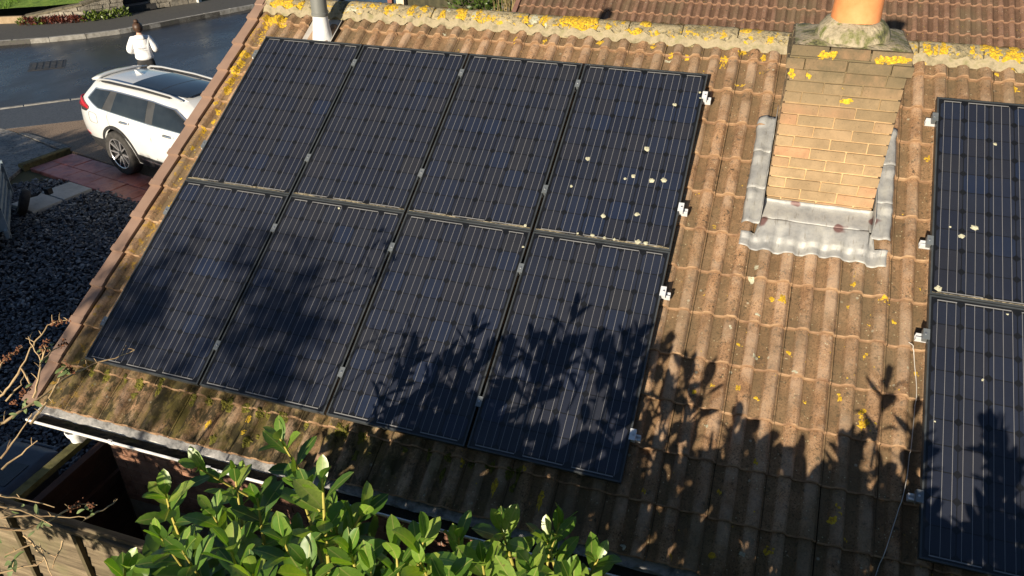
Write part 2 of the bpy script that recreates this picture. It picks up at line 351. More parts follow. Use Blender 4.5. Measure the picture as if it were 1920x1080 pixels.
# drain covers set in the road
mb = MB(); cx, cy = -13.1, 11.75
Mx = Matrix.Translation((cx, cy, -1.951)) @ Matrix.Rotation(R(42), 4, 'Z')
mb.box((-.42, -.42, -.01), (.42, .42, .004), Mx)
dc = build(mb, 'manhole_cover', surf('worn iron cover', [(.03, .03, .03), (.06, .06, .06)], 10, .5, .5, metal=.3)); tag(dc, 'square iron manhole cover set in the dark road', 'manhole cover')
for i in range(5):
    for j in range(5):
        m = MB().box((-.36 + i * .15, -.36 + j * .15, .004), (-.25 + i * .15, -.25 + j * .15, .012), Mx); build(m, 'tread_stud', dc.data.materials[0], dc)
dg_ = thing('drain_grate', 'iron gully grate in the road beside the far kerb', 'drain grate', (-12.15, 18.9, -1.955))
Mx = Matrix.Translation((-12.15, 18.9, -1.951)) @ Matrix.Rotation(R(67), 4, 'Z')
iron = surf('dark iron', [(.03, .03, .03), (.07, .07, .07)], 10, .6, .3, metal=.4)
build(MB().box((-.28, -.24, -.02), (.28, -.20, .006), Mx).box((-.28, .20, -.02), (.28, .24, .006), Mx).box((-.28, -.2, -.02), (-.24, .2, .006), Mx).box((.24, -.2, -.02), (.28, .2, .006), Mx), 'grate_frame', iron, dg_)
for i in range(6):
    build(MB().box((-.20 + i * .075, -.19, -.02), (-.17 + i * .075, .19, .004), Mx), 'grate_bar', iron, dg_)

# brown aggregate drive, cracked concrete, mossy kerb
drive = surf('exposed aggregate', [(.10, .065, .042), (.22, .155, .105), (.33, .25, .18), (.17, .12, .085)], 38, .9, .8, 60, .012)
struct(build(MB().prism([(-9.80, 7.66), (-8.05, 7.20), (-7.2, 6.995), (-3.2, 6.05), (-1.0, 5.6), (-.35, 5.9), (-.35, 16.2), (-1.8, 15.2), (-5.3, 11.75), (-8.96, 8.64), (-10.1, 7.64)], -2.0, -1.946), 'driveway', drive))
t = NT('cracked concrete'); c = t.ramp(t.noise(3, 5, .7), [(.35, (.11, .115, .115)), (.55, (.24, .235, .22)), (.7, (.36, .335, .29))])
c = t.mix(t.ramp(t.noise(26, 4, .7), [(.5, 0), (.6, .75)]), c, (.36, .31, .24)); c = t.mix(t.ramp(t.noise(18, 4, .7), [(.55, 0), (.62, .8)]), c, (.045, .035, .025))
t.bump(t.noise(30, 4, .7), .6, .01); M['oldconc'] = t.fin(c, .9)
struct(build(MB().prism([(-12.5, 6.4), (-7.70, 5.42), (-8.02, 6.18), (-8.10, 7.08), (-9.7, 7.60), (-11.6, 8.0)][::-1][::-1], -2.0, -1.942), 'old_concrete', M['oldconc']))
a, b = Vector((-7.93, 6.16, 0)), Vector((-7.80, 7.10, 0)); d = (b - a).normalized(); nn = Vector((-d.y, d.x, 0))
Mx = Matrix(((d.x, -nn.x, 0, a.x), (d.y, -nn.y, 0, a.y), (0, 0, 1, 0), (0, 0, 0, 1)))
o = build(MB().cham((0, -.15, -2.0), (.96, .0, -1.87), .02, Mx, .006), 'edging_block', surf('mossy edging', [(.06, .05, .025), (.12, .10, .04), (.16, .13, .05)], 14, .95, .8, 50))
tag(o, 'long mossy brown edging block beside the red paving', 'edging block')
o = build(MB().prism([(-9.55, 7.56), (-9.35, 7.60), (-7.95, 7.28), (-8.02, 7.12)], -2.0, -1.925), 'edging_slab', M['oldconc'])
tag(o, 'narrow grey slab strip at the edge of the brown drive', 'edging slab')
# red paving
pv = struct(bpy.data.objects.new('red_paving', None)); col.objects.link(pv)
M['red'] = surf('wet red slab', [(.18, .055, .042), (.30, .09, .065), (.38, .14, .105), (.24, .10, .10)], 5, .36, .35, 40, rnd=.22)
e1 = Vector((math.cos(R(-12)), math.sin(R(-12)), 0)); e2 = Vector((math.sin(R(-12)), -math.cos(R(-12)), 0)); o0 = Vector((-7.66, 7.03, 0))
def slab(u0, v0, u1, v1, z, mat, par, jit=.004):
    Mx = Matrix(((e1.x, e2.x, 0, o0.x), (e1.y, e2.y, 0, o0.y), (0, 0, 1, 0), (0, 0, 0, 1)))
    m = MB().cham((u0 + .006, v0 + .006, -2.0), (u1 - .006, v1 - .006, z + rng.uniform(-.004, .004)), .008, Mx, jit)
    m.f = [f[::-1] for f in m.f]; return build(m, 'paving_slab', mat, par)
for r in range(2):
    for k in range(9):
        u0 = -.02 + k * .61 - (.3 if r == 1 else 0); u1 = u0 + .61
        if r == 2 and u0 < .8: continue
        if u1 < .25: continue
        slab(max(u0, -.02), r * .42, u1, r * .42 + .42, -1.934, M['red'], pv)
st = struct(bpy.data.objects.new('stepping_path', None)); col.objects.link(st)
M['stone'] = surf('grey riven slab', [(.30, .30, .28), (.40, .395, .37), (.46, .455, .43)], 3, .8, .7, 12, .012)
for k in range(2): slab(1.20 + .02 * k, .86 + k * .54, 1.81 + .02 * k, .86 + k * .54 + .53, -1.915, M['stone'], st)
# slate chippings
slate_a, slate_b = -9.2, -.42
def slate_top(x): return interp([(-9.2, 5.7), (-7.66, 5.44), (-7.3, 5.95), (-6.7, 6.0), (-5.66, 5.84), (-4.92, 5.69), (-3, 5.3), (-.4, 4.7)], x)
mb = MB(); mb.grid(24, 24, lambda a, b: Vector((lerp(slate_a, slate_b, a), (yv := lerp(-1.2, slate_top(lerp(slate_a, slate_b, a)), b)), gz(yv) - .022)))
M['slatebed'] = surf('slate fines', [(.008, .008, .010), (.02, .021, .024)], 20, .9, .6, 50)
struct(build(mb, 'slate_bed', M['slatebed']))
sm = [surf('slate chip', [(.065, .072, .084), (.12, .128, .142)], 9, .55, .2), surf('slate chip pale', [(.18, .19, .20), (.28, .285, .285)], 9, .6, .2), surf('slate chip dark', [(.035, .039, .046), (.07, .074, .084)], 9, .5, .2)]
mb = MB(); r2 = random.Random(3); cnt = 0
while cnt < 44000:
    x = r2.uniform(slate_a, slate_b); y = r2.uniform(-.6, slate_top(x) - .02)
    if -6.95 < x < -6.0 and 4.85 < y < 6.0:
        q = Vector((x, y, 0)) - o0
        if 1.17 < q.dot(e1) < 1.86 and q.dot(e2) < 1.96: continue
    if x > -1.6 and y < 1.0 and r2.random() < .6: continue
    cnt += 1
    L = r2.uniform(.014, .044); Wd = L * r2.uniform(.4, .75); T = r2.uniform(.003, .008); k = 5
    E = Euler((r2.gauss(0, .33), r2.gauss(0, .33), r2.uniform(0, 6.28))).to_matrix(); zc = gz(y) - .008 + r2.uniform(0, .03)
    ring = [(L * math.cos(6.283 * i / k + r2.uniform(-.4, .4)), Wd * math.sin(6.283 * i / k + r2.uniform(-.4, .4))) for i in range(k)]
    vs = [E @ Vector((p, q, -T)) for p, q in ring] + [E @ Vector((p * .9, q * .9, T)) for p, q in ring]
    mb.mi = 0 if (rr := r2.random()) < .62 else (1 if rr < .78 else 2)
    mb.add([v + Vector((x, y, zc)) for v in vs], [tuple(range(k, 2 * k))] + [(i, (i + 1) % k, k + (i + 1) % k, k + i) for i in range(k)])
o = stuff(build(mb, 'slate_chippings', sm)); tag(o, 'dark grey slate chippings covering the ground beside the house', 'slate chippings')

# ------------------------------------------------------------------ the bungalow
U0, PU, V0, PV, N0 = -.332, .305, -.384, .3315, -.143       # tile grid: first column, cover width, eaves, gauge, level of the pans
NCOL, NROW = 26, 13
PROF = [(0, .004), (.008, .0), (.046, .0), (.060, .013), (.074, .031), (.088, .035), (.116, .035), (.125, .031), (.141, .003), (.147, .0), (.194, .0), (.208, .013), (.222, .031), (.236, .035), (.268, .035), (.277, .031), (.292, .004), (.3015, .002)]
def th(u, v):                           # height of the tile surface off the slope
    return N0 + interp(PROF, (u - U0) % PU) + (1 - ((v - V0) % PV) / PV) * .027
UR = U0 + NCOL * PU
house = thing('bungalow', 'bungalow with lichen covered brown tiled roof, brick chimney and white gutter', 'house', (3.0, 1.6, -2.5))
roof = build(MB().add([rp(-.30, V0 + .03, N0 - .03), rp(UR, V0 + .03, N0 - .03), rp(UR, 3.83, N0 - .03), rp(-.30, 3.83, N0 - .03)], [(0, 1, 2, 3)])
             .add([Vector((-.30, 3.405, 1.90)), Vector((UR, 3.405, 1.90)), Vector((UR, 7.4, -.49)), Vector((-.30, 7.4, -.49))], [(0, 1, 2, 3)]), 'roof', [M['deck']], house)
def tile_mesh(name, mats, length, seed):
    r = random.Random(seed); mb = MB(); k = len(PROF); drop = .027
    f = [Vector((x, r.uniform(-.0025, .0025), z + drop)) for x, z in PROF]
    m = [Vector((x, length * .5, z + drop * .5)) for x, z in PROF]
    b = [Vector((x, length, z - drop * (length / PV - 1))) for x, z in PROF]
    nose = [Vector((x, .0045, z + drop - .004)) for x, z in PROF]
    fb = [Vector((x, .002, z - .001)) for x, z in PROF]
    mb.add([p + Vector((0, .008, 0)) for p in f] + m + b, [(i, i + 1, k + i + 1, k + i) for i in range(k - 1)] + [(k + i, k + i + 1, 2 * k + i + 1, 2 * k + i) for i in range(k - 1)])
    mb.mi = 1
    mb.add([p + Vector((0, .008, 0)) for p in f] + [p - Vector((0, .001, .004)) for p in f] + fb, [(k + i, k + i + 1, i + 1, i) for i in range(k - 1)] + [(2 * k + i, 2 * k + i + 1, k + i + 1, k + i) for i in range(k - 1)])
    mb.mi = 0
    mb.add([f[0], b[0], fb[0], b[0] - Vector((0, 0, .02)), f[-1], b[-1], fb[-1], b[-1] - Vector((0, 0, .02))], [(0, 1, 3, 2), (4, 6, 7, 5)])
    return mb.mesh(name, mats, 42)
tmesh = [tile_mesh('roof_tile', [M['tile'], M['tile_edge']], .375, s) for s in range(5)]
tshort = tile_mesh('roof_tile', [M['tile'], M['tile_edge']], .20, 9)
hidden = MB(); hid_src = tmesh[0]
def covered(u0, v0):
    for a, b in ((.06, 3.96), (5.72, 6.62), (6.73, 7.64)):
        if u0 > a - .02 and u0 + PU < b + .02 and v0 > .02 and v0 + PV < 3.18: return True
    if u0 > 4.60 and u0 + PU < 5.28 and v0 > 2.20 and v0 + PV < 2.96: return True
    return False
for r in range(NROW):
    for k in range(NCOL):
        u, v = U0 + k * PU, V0 + r * PV
        top = r == NROW - 1
        if r == NROW - 1 and k == 2: continue            # lead slate of the vent pipe lies here
        p = rp(u + rng.uniform(-.0015, .0015), v + rng.uniform(-.004, .004), N0 + rng.uniform(-.001, .002))
        rot = Euler((ROOF + rng.uniform(-.004, .004), rng.uniform(-.004, .004), rng.uniform(-.004, .004)))
        if covered(u, v):
            Mx = Matrix.Translation(p) @ rot.to_matrix().to_4x4()
            b = len(hidden.v); hidden.v += [Mx @ q.co for q in hid_src.vertices]; hidden.f += [[b + i for i in f.vertices] for f in hid_src.polygons]; hidden.m += [f.material_index for f in hid_src.polygons]
        else:
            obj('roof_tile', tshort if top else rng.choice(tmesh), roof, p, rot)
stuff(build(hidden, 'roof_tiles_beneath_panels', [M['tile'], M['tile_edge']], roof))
mb = MB(); 
for k in range(NCOL):                    # far slope, never seen: one plain sheet of tiles
    for q, dz in ((0, 0), (.072, .02), (.14, .02), (.15, 0)): pass
mb.grid(NCOL * 4, 1, lambda a, b: Vector((lerp(-.33, UR, a), lerp(3.41, 7.45, b), lerp(1.93, -.47, b) + (.02 if round(a * NCOL * 4) % 2 else 0))))
build(mb, 'front_slope', [M['tile']], roof)

# ridge: angled concrete ridge tiles bedded in mortar
RPROF = [(3.245, 1.795), (3.262, 1.846), (3.292, 1.882), (3.335, 1.913), (3.375, 1.932), (3.41, 1.937), (3.445, 1.932), (3.485, 1.913), (3.528, 1.882), (3.558, 1.846), (3.575, 1.795)]
def ridge_y(z): return interp([(zz, yy) for yy, zz in RPROF[:6]], z)
k = 0; x = -.335
while x < UR:
    ln = .452; x1 = min(x + ln, UR); mb = MB(); n = len(RPROF); dz = rng.uniform(-.005, .005); dy = rng.uniform(-.006, .006)
    if not (.33 < x + .2 < .60):
        pass
    st_ = [x + .004, x + .016, (x + x1) / 2, x1 - .016, x1 - .004]
    for i, xx in enumerate(st_):
        sh = .006 if i in (0, 4) else 0
        for (yy, zz) in RPROF:
            nz = noise.noise(Vector((xx * 7, yy * 9, zz * 9))) * .005
            mb.v.append(Vector((xx, yy + dy + (3.41 - yy) * sh * 3, zz + dz - sh + nz)))
    for i in range(4):
        for j in range(n - 1): mb.f.append([i * n + j, (i + 1) * n + j, (i + 1) * n + j + 1, i * n + j + 1]); mb.m.append(0)
    for i in (0, 4): mb.f.append([i * n + j for j in range(n)]); mb.m.append(0)
    build(mb, 'ridge_tile', M['ridge'], roof, 50); x += ln; k += 1
mb = MB()
def bed(a, b):
    u = lerp(-.32, UR, a); nz = noise.noise(Vector((u * 9, b * 3, 0))) * .012
    y = lerp(3.222, 3.262, b) + nz * .8; z = th(u, 3.72) * CA + 3.73 * SA + lerp(-.006, .05, b) + nz
    return Vector((u, y, z))
mb.grid(220, 3, bed); build(mb, 'ridge_mortar', M['mortar'], roof, 60)
# gable end at the ridge and gable walls
build(MB().box((-.16, .08, -2.7), (UR - .1, .30, -.43)), 'wall', M['joint_wall'], house)
mb = MB(); poly = [(.30, -2.7), (7.1, -2.7), (7.1, -.45), (3.41, 1.74), (.30, -.16)]
for xx, s in ((-.16, 1), (UR - .32, 1)):
    n = len(poly); mb.add([(xx, y, z) for y, z in poly] + [(xx + .22, y, z) for y, z in poly], [tuple(range(n)), tuple(range(2 * n - 1, n - 1, -1))] + [(i, n + i, n + (i + 1) % n, (i + 1) % n) for i in range(n)])
mb.box((-.15, 6.9, -2.7), (UR - .12, 7.1, -.46)); build(mb, 'gable_wall', M['brick_wall'], house)
wall = [o for o in house.children if o.name.startswith('wall')][0]
bm_ = [MB().box((0, 0, 0), (.215, .02, .065), None).mesh('brick', M['brick_wall']), MB().box((0, 0, 0), (.1025, .02, .065), None).mesh('brick', M['brick_wall'])]
for r in range(15):
    z = -.52 - r * .075; xx = -.155 if r % 2 else -.1535
    if r % 2: obj('brick', bm_[1], wall, (xx, .072, z)); xx += .1125
    while xx < 4.6: obj('brick', bm_[0], wall, (xx, .072 + rng.uniform(-.002, .002), z)); xx += .225
# verge caps: one stepped brown plastic cap for each course
for r in range(NROW):
    v0 = V0 + r * PV - .012; v1 = v0 + PV + .02; w0 = -.372
    mb = MB()
    def cap(va, vb, g, na, nb):
        mb.add([rp(w0 - g, va, na), rp(-.268 + g, va, na), rp(-.268 + g, vb, nb), rp(w0 - g, vb, nb), rp(w0 - g, va, na - .12), rp(w0 - g, vb, nb - .12), rp(-.268 + g, va, na - .026), rp(-.268 + g, vb, nb - .026)],
               [(0, 1, 2, 3), (4, 0, 3, 5), (1, 6, 7, 2), (4, 6, 1, 0), (5, 3, 2, 7)])
    cap(v0, v0 + .055, .007, -.058, -.060); cap(v0 + .055, v1, 0, -.062, -.083)
    build(mb, 'verge_cap', M['verge'], roof)
mb = MB(); mb.add([(-.379, 3.27, 1.72), (-.379, 3.27, 1.885), (-.379, 3.41, 1.965), (-.379, 3.55, 1.885), (-.379, 3.55, 1.72), (-.29, 3.27, 1.72), (-.29, 3.27, 1.885), (-.29, 3.41, 1.965), (-.29, 3.55, 1.885), (-.29, 3.55, 1.72)],
       [(4, 3, 2, 1, 0), (5, 6, 7, 8, 9), (0, 1, 6, 5), (1, 2, 7, 6), (2, 3, 8, 7), (3, 4, 9, 8)]); build(mb, 'ridge_end_cap', M['verge'], roof)

# eaves: fascia, felt, gutter with brackets, outlet and downpipe
ez = (V0 * SA + N0 * CA); ey = V0 * CA - N0 * SA                 # underside line of the first course
build(MB().box((-.30, ey + .045, ez - .20), (UR, ey + .066, ez - .022)), 'fascia_board', M['pvc'], house)
mb = MB()
def feltf(a, b):
    u = lerp(-.29, UR, a); rag = noise.noise(Vector((u * 6, 0, 3))) * .014 + noise.noise(Vector((u * 23, 0, 8))) * .008
    y = ey + lerp(.06, -.035 - rag, b); return Vector((u, y, ez + .012 - b * .030 - (.02 + rag) * b * b + noise.noise(Vector((u * 9, b * 3, 1))) * .004))
mb.grid(260, 4, feltf); build(mb, 'felt_edge', M['felt'], house, 60)
gr, gy, gzz = .056, ey - .050, ez - .060
mb = MB(); prof = [(math.cos(a) * gr, math.sin(a) * gr) for a in [math.pi + math.pi * i / 10 for i in range(11)]]
outer = [(y * 1.06, z * 1.06) for y, z in prof]; pr_ = outer + prof[::-1]
pr_ = [(-gr * 1.14, .004), (-gr * 1.14, -.008)] + outer[1:] + [(gr * 1.06, .006), (gr, .006)] + prof[::-1] + [(-gr, .006)]
n = len(pr_)
GS = [lerp(-.33, UR, i / 40) for i in range(41)]
for xx in GS: mb.v += [Vector((xx, gy + y, gzz + z)) for y, z in pr_]
for i in range(40):
    for j in range(n): 
        mb.f.append([i * n + j, i * n + (j + 1) % n, (i + 1) * n + (j + 1) % n, (i + 1) * n + j]); mb.m.append(1 if j > 13 and j < n - 2 else 0)
mb.f.append(list(range(n))); mb.m.append(0)
gut = build(mb, 'gutter', [M['pvc'], M['pvc_dirty']], house, 40)
mb = MB(); mb.grid(160, 4, lambda a, b: Vector((lerp(-.28, UR, a), gy + lerp(-.046, .046, b), gzz - .030 + noise.noise(Vector((a * 150, b * 3, 0))) * .008))); build(mb, 'gutter_silt', M['silt'], gut)
xx = .42
while xx < UR:
    mb = MB(); 
    for s in range(10):
        a0, a1 = math.pi + math.pi * s / 10, math.pi + math.pi * (s + 1) / 10
        q = [(math.cos(a) * rr, math.sin(a) * rr) for a in (a0, a1) for rr in (gr * 1.07, gr * 1.16)]
        mb.add([(xx + dx, gy + y, gzz + z) for dx in (0, .035) for y, z in q], [(0, 2, 6, 4), (1, 5, 7, 3), (0, 1, 3, 2), (4, 6, 7, 5)])
    mb.box((xx, gy - gr * 1.22, gzz - .004), (xx + .035, gy - gr * .92, gzz + .014)); build(mb, 'gutter_bracket', M['pvc'], gut); xx += .83
mb = MB(); Mx = Matrix.Translation((.03, gy + .004, gzz - .055))
mb.lathe([(.060, .002), (.064, -.005), (.058, -.035), (.045, -.06), (.040, -.10)], Mx, 20)
mb.tube([(.03, gy + .004, gzz - .12), (.03, gy + .03, gzz - .16), (.01, gy + .10, gzz - .175), (-.06, gy + .38, gzz - .20), (-.15, gy + .50, gzz - .24), (-.215, gy + .62, gzz - .34), (-.215, gy + .66, -2.4)], .036, 14); build(mb, 'downpipe', M['pvc'], house, 40)
mb = MB(); mb.add([(-.331, gy + y, gzz + z) for y, z in outer] + [(-.338, gy + y, gzz + z) for y, z in outer], [tuple(range(11)), tuple(range(21, 10, -1))] + [(i, 11 + i, 12 + i, i + 1) for i in range(10)]); build(mb, 'gutter_end', M['pvc'], gut)

# ------------------------------------------------------------------ chimney
CX0, CX1, CY0, CY1 = 4.589, 5.294, 1.962, 2.60
chim = build(MB().box((CX0 + .013, CY0 + .013, .70), (CX1 - .013, CY1 - .013, 2.15)), 'chimney', M['joint_chim'], house)
def brick(x0, x1, y0, y1, z0, par=chim):
    m = MB().cham((x0, y0, z0), (x1, y1, z0 + .0655), .003, None, .0018)
    c = Vector(((x0 + x1) / 2, (y0 + y1) / 2, z0)); m.v = [p - c for p in m.v]; obj('brick', m.mesh('brick', M['brick']), par, c)
W3 = (CX1 - CX0)
def course(z, out, odd, y0, y1):
    x0, x1 = CX0 - out, CX1 + out; w = x1 - x0; j = .0095
    cuts = [0, .155, .49, .835, 1] if odd else [0, .325, .66, 1]
    xs = [x0 + w * (q + (rng.uniform(-.008, .008) if 0 < q < 1 else 0)) for q in cuts]
    for a, b in zip(xs, xs[1:]):
        brick(a + (j / 2 if a > x0 else 0), b - (j / 2 if b < x1 else 0), y0 - out + rng.uniform(-.004, .004), y0 - out + .1, z + rng.uniform(-.0015, .0015))
        brick(a + (j / 2 if a > x0 else 0), b - (j / 2 if b < x1 else 0), y1 + out - .1, y1 + out, z)
    d0, d1 = y0 - out + .11, y1 + out - .11; cd_ = [0, .5, 1] if odd else [0, .25, .75, 1]
    for xa in (x0, x1 - .1):
        for a, b in zip(cd_, cd_[1:]): brick(xa, xa + .1, lerp(d0, d1, a) + (j / 2 if a else 0), lerp(d0, d1, b) - (j / 2 if b < 1 else 0), z)
zc = 2.030 - .0755 * 16
for r in range(16): course(zc + r * .0755, 0, r % 2 == 1, CY0, CY1)
course(2.030, .024, True, CY0, CY1); 
build(MB().box((CX0 - .01, CY0 - .01, 2.0965), (CX1 + .01, CY1 + .01, 2.107)), 'mortar_bed', M['joint_chim'], chim)
course(2.1075, .006, False, CY0, CY1)
mb = MB()
def flau(a, b):
    e = max(abs(a - .5), abs(b - .5)) * 2; nz = noise.noise(Vector((a * 7, b * 7, 2))) * .012
    return Vector((lerp(CX0 + .006, CX1 - .006, a), lerp(CY0 + .012, CY1 - .006, b), 2.176 + (1 - e ** 1.6) * .06 + nz * (1 if e < .98 else .3)))
mb.grid(16, 16, flau); build(mb, 'flaunching', M['flaunch'], chim, 70)
mb = MB(); px, py = 4.94, 2.19
mb.lathe([(.232, 2.19), (.228, 2.23), (.21, 2.27), (.175, 2.30), (.145, 2.315)], Matrix.Translation((px, py, 0)), 28)
for i, v in enumerate(mb.v): mb.v[i] = v + Vector((noise.noise(v * 9), noise.noise(v * 9 + Vector((5, 0, 0))), noise.noise(v * 8 + Vector((0, 7, 0))))) * .02
build(mb, 'pot_collar', M['flaunch'], chim, 70)
build(MB().lathe([(.150, 2.29), (.152, 2.31), (.150, 2.36), (.141, 2.62), (.138, 2.78), (.156, 2.79), (.158, 2.85), (.132, 2.855), (.124, 2.78), (.12, 2.3)], Matrix.Translation((px, py, 0)), 36), 'chimney_pot', M['terracotta'], chim, 40)
# lead flashings, dressed over the tiles
def lead(name, fn, nx, ny, n2=.006):
    mb = MB(); mb.grid(nx, ny, fn); o = build(mb, name, M['lead'], chim, 60)
    o.modifiers.new('thickness', 'SOLIDIFY').thickness = .0035; return o
def apron(a, b):                        # b: 0 at lower edge, 1 at the chimney
    u = lerp(4.462, 5.418, a); vt = 2.085; v = lerp(1.845 + .012 * math.sin(u * 9) + noise.noise(Vector((u * 8, 0, 0))) * .006, vt, b)
    h = max(th(u, v), th(u, v - .03), th(u, v + .012), th(u - .008, v), th(u + .008, v)) + .008; flat = N0 + .074 + .008 * noise.noise(Vector((u * 5, v * 5, 0)))
    n = lerp(h, flat, smooth(.15, .9, b))
    if a < .12 or a > .87: n = lerp(h, flat, smooth(.6, 1, b) * .4)
    return rp(u, min(v, 1.955) if (a < .11 or a > .9) else v, n)
lead('lead_apron', apron, 60, 14)
def upstand(a, b):
    u = lerp(CX0 - .012, CX1 + .012, a); base = rp(u, 2.078, N0 + .074); top = rp(u, 2.19, N0 + .055).z + .055
    return Vector((u, lerp(base.y, CY0 - .008, smooth(0, .9, b)), lerp(base.z, top, b ** 1.15) + noise.noise(Vector((u * 8, b * 2, 0))) * .006))
lead('lead_upstand', upstand, 30, 8)
for side in (0, 1):
    for q, (va, vb) in enumerate(((2.03, 2.36), (2.33, 2.69), (2.665, 3.01))):
        def sidef(a, b, side=side, va=va, vb=vb, q=q):
            v = lerp(va, vb, b); wdt = .135 + .012 * noise.noise(Vector((v * 7, side * 5, 1)))
            cx = CX0 if side == 0 else CX1; sg = -1 if side == 0 else 1
            if a < .6:
                f = a / .6; u = cx + sg * lerp(wdt, .012, f)
                n = lerp(th(u, v) + .008 + .006 * (2 - q) * 0 + .006 * (1 - b), N0 + .06, smooth(.2, .95, f)) + .010 * noise.noise(Vector((v * 9, f * 3, side))) * (1 - f) + .022 * math.sin(f * 3.14) * (.6 + noise.noise(Vector((v * 6, 4, side))))
                return rp(u, v, n + .004 * (1 - b))
            f = (a - .6) / .4; p = rp(cx + sg * .012, v, N0 + .06)
            return p + Vector((0, 0, f * (.10 + .045 * (1 - b))))
        lead('lead_soaker', sidef, 14, 12)
# yellow and pale lichen, placed where it grows
def blob(mb, fn, cx, cy, rx, ry, r, h=.006):
    k = 11; ph = r.uniform(0, 6); rr = [1 + .28 * math.sin(3 * 6.283 * i / k + ph) * r.random() + r.uniform(-.22, .22) for i in range(k)]
    vs = [fn(cx, cy, h * r.uniform(.7, 1.3))]
    for q, hh in ((.55, .9), (1.0, .15)):
        for i in range(k):
            a = 6.283 * i / k; vs.append(fn(cx + rx * q * rr[i] * math.cos(a), cy + ry * q * rr[i] * math.sin(a), h * hh * r.uniform(.7, 1.4)))
    mb.add(vs, [(0, 1 + i, 1 + (i + 1) % k) for i in range(k)] + [(1 + i, 1 + k + i, 1 + k + (i + 1) % k, 1 + (i + 1) % k) for i in range(k)])
def patch(name, fn, cx, cy, rx, ry, mat, par, h=.006):
    r = random.Random(int(cx * 977 + cy * 131)); mb = MB(); a = rx * ry
    k = max(2, min(70, int(a / .00011)))
    if k == 1: blob(mb, fn, cx, cy, rx, ry, r, h)
    else:
        s = (1.3 / k ** .5) 
        for i in range(k):
            an = i * 2.4; d = ((i + .5) / k) ** .5 * .85
            blob(mb, fn, cx + rx * d * math.cos(an) + r.uniform(-.1, .1) * rx, cy + ry * d * math.sin(an) + r.uniform(-.1, .1) * ry, max(rx, .009) * s * r.uniform(.45, 1.3), max(ry, .009) * s * r.uniform(.45, 1.3), r, h * r.uniform(.3, .9))
    return build(mb, name, mat, par, 80)
rooff = lambda u, v, h: rp(u, v, th(u, v) + h)
LT = [(4.11,3.564,.034,.080),(4.415,3.645,.021,.045),(4.421,3.495,.02,.028),(4.251,3.697,.02,.035),(3.063,3.668,.032,.027),(2.581,3.636,.018,.028),(2.322,3.609,.02,.024),(4.279,3.336,.036,.02),(4.222,3.659,.017,.028),(3.523,3.661,.018,.018),(3.682,3.587,.015,.02),(3.81,3.601,.017,.02),(2.902,3.428,.013,.028),(4.798,1.468,.028,.031),(4.732,1.476,.015,.02),(4.446,1.459,.02,.026),(4.301,1.411,.014,.018),(5.226,1.751,.014,.042),(5.226,1.656,.016,.028),(5.426,1.589,.036,.022),(5.208,1.503,.015,.02),(5.634,1.724,.012,.016),(5.346,1.47,.013,.02),(5.345,1.395,.013,.013),(5.497,1.449,.012,.016),(4.569,1.096,.012,.016),(4.882,1.101,.013,.018),(5.343,1.17,.014,.045),(5.644,1.104,.012,.022),(4.731,.746,.016,.018),(4.339,.698,.013,.02),(4.452,.77,.014,.018),(5.01,.788,.01,.015),(5.217,.844,.011,.017),(5.354,.724,.034,.052),(5.346,.79,.02,.03),(4.608,.792,.014,.018),(5.205,.884,.008,.011),(4.772,.326,.013,.019),(4.157,.002,.014,.017),(4.594,.106,.013,.019),(5.25,.174,.012,.02),(5.267,.138,.011,.014),(5.23,.091,.025,.026),(5.312,-.004,.013,.02),(4.907,-.157,.03,.033),(4.614,-.273,.02,.016),(4.381,-.335,.008,.02),(5.648,2.811,.022,.03),(4.277,1.987,.018,.02),(1.43,-.228,.028,.02),(1.411,-.126,.032,.03),(1.15,-.232,.02,.05),(3.245,-.182,.025,.055),(3.55,-.187,.022,.062),(3.412,-.025,.022,.022),(2.362,-.16,.033,.022),(2.997,-.079,.013,.026),(-.20,3.43,.09,.09),(-.14,3.60,.10,.10),(-.11,3.34,.07,.06),(-.03,3.625,.07,.07),(-.226,3.157,.045,.06),(-.214,2.956,.045,.06),(-.187,2.729,.035,.06),(-.206,2.824,.03,.05),(-.172,2.476,.035,.042),(-.149,2.355,.026,.03),(-.141,2.449,.022,.04),(-.116,1.415,.028,.032),(-.20,3.055,.04,.045),(-.22,2.558,.022,.03),(-.198,2.256,.018,.024),(6.194,3.702,.016,.02),(6.095,3.663,.012,.016),(6.221,3.546,.026,.035),(-.2,2.05,.02,.03),(-.17,1.72,.02,.025)]
for u, v, a, b in LT: patch('lichen_patch', rooff, u, v, a, b, M['lichen'], roof, .005)
LW = [(4.36,1.31,.03,.03),(4.42,.56,.022,.018),(4.45,.50,.02,.018),(4.93,.96,.013,.014),(4.10,-.34,.016,.016),(4.77,-.22,.012,.012),(4.08,1.62,.018,.018),(3.665,3.545,.03,.012),(4.60,1.70,.02,.02),(4.58,1.60,.016,.02),(5.35,1.80,.02,.025),(5.30,1.40,.012,.02),(4.50,1.20,.012,.03),(1.65,3.62,.014,.014),(2.9,1.55,.0,.0),(4.66,1.32,.012,.012),(4.68,1.02,.012,.016),(5.1,1.2,.012,.01),(2.55,-.26,.01,.01)]
for u, v, a, b in LW:
    if a: patch('lichen_patch', rooff, u, v, a, b, M['lichen_pale'], roof, .003)
ridgef = lambda x, z, h: Vector((x, ridge_y(min(z, 1.936)) - h - max(0, 0), min(z, 1.936) + h * .8)) if z < 1.936 else Vector((x, min(3.41 + (z - 1.936) * 2.2, 3.44), 1.937 + h))
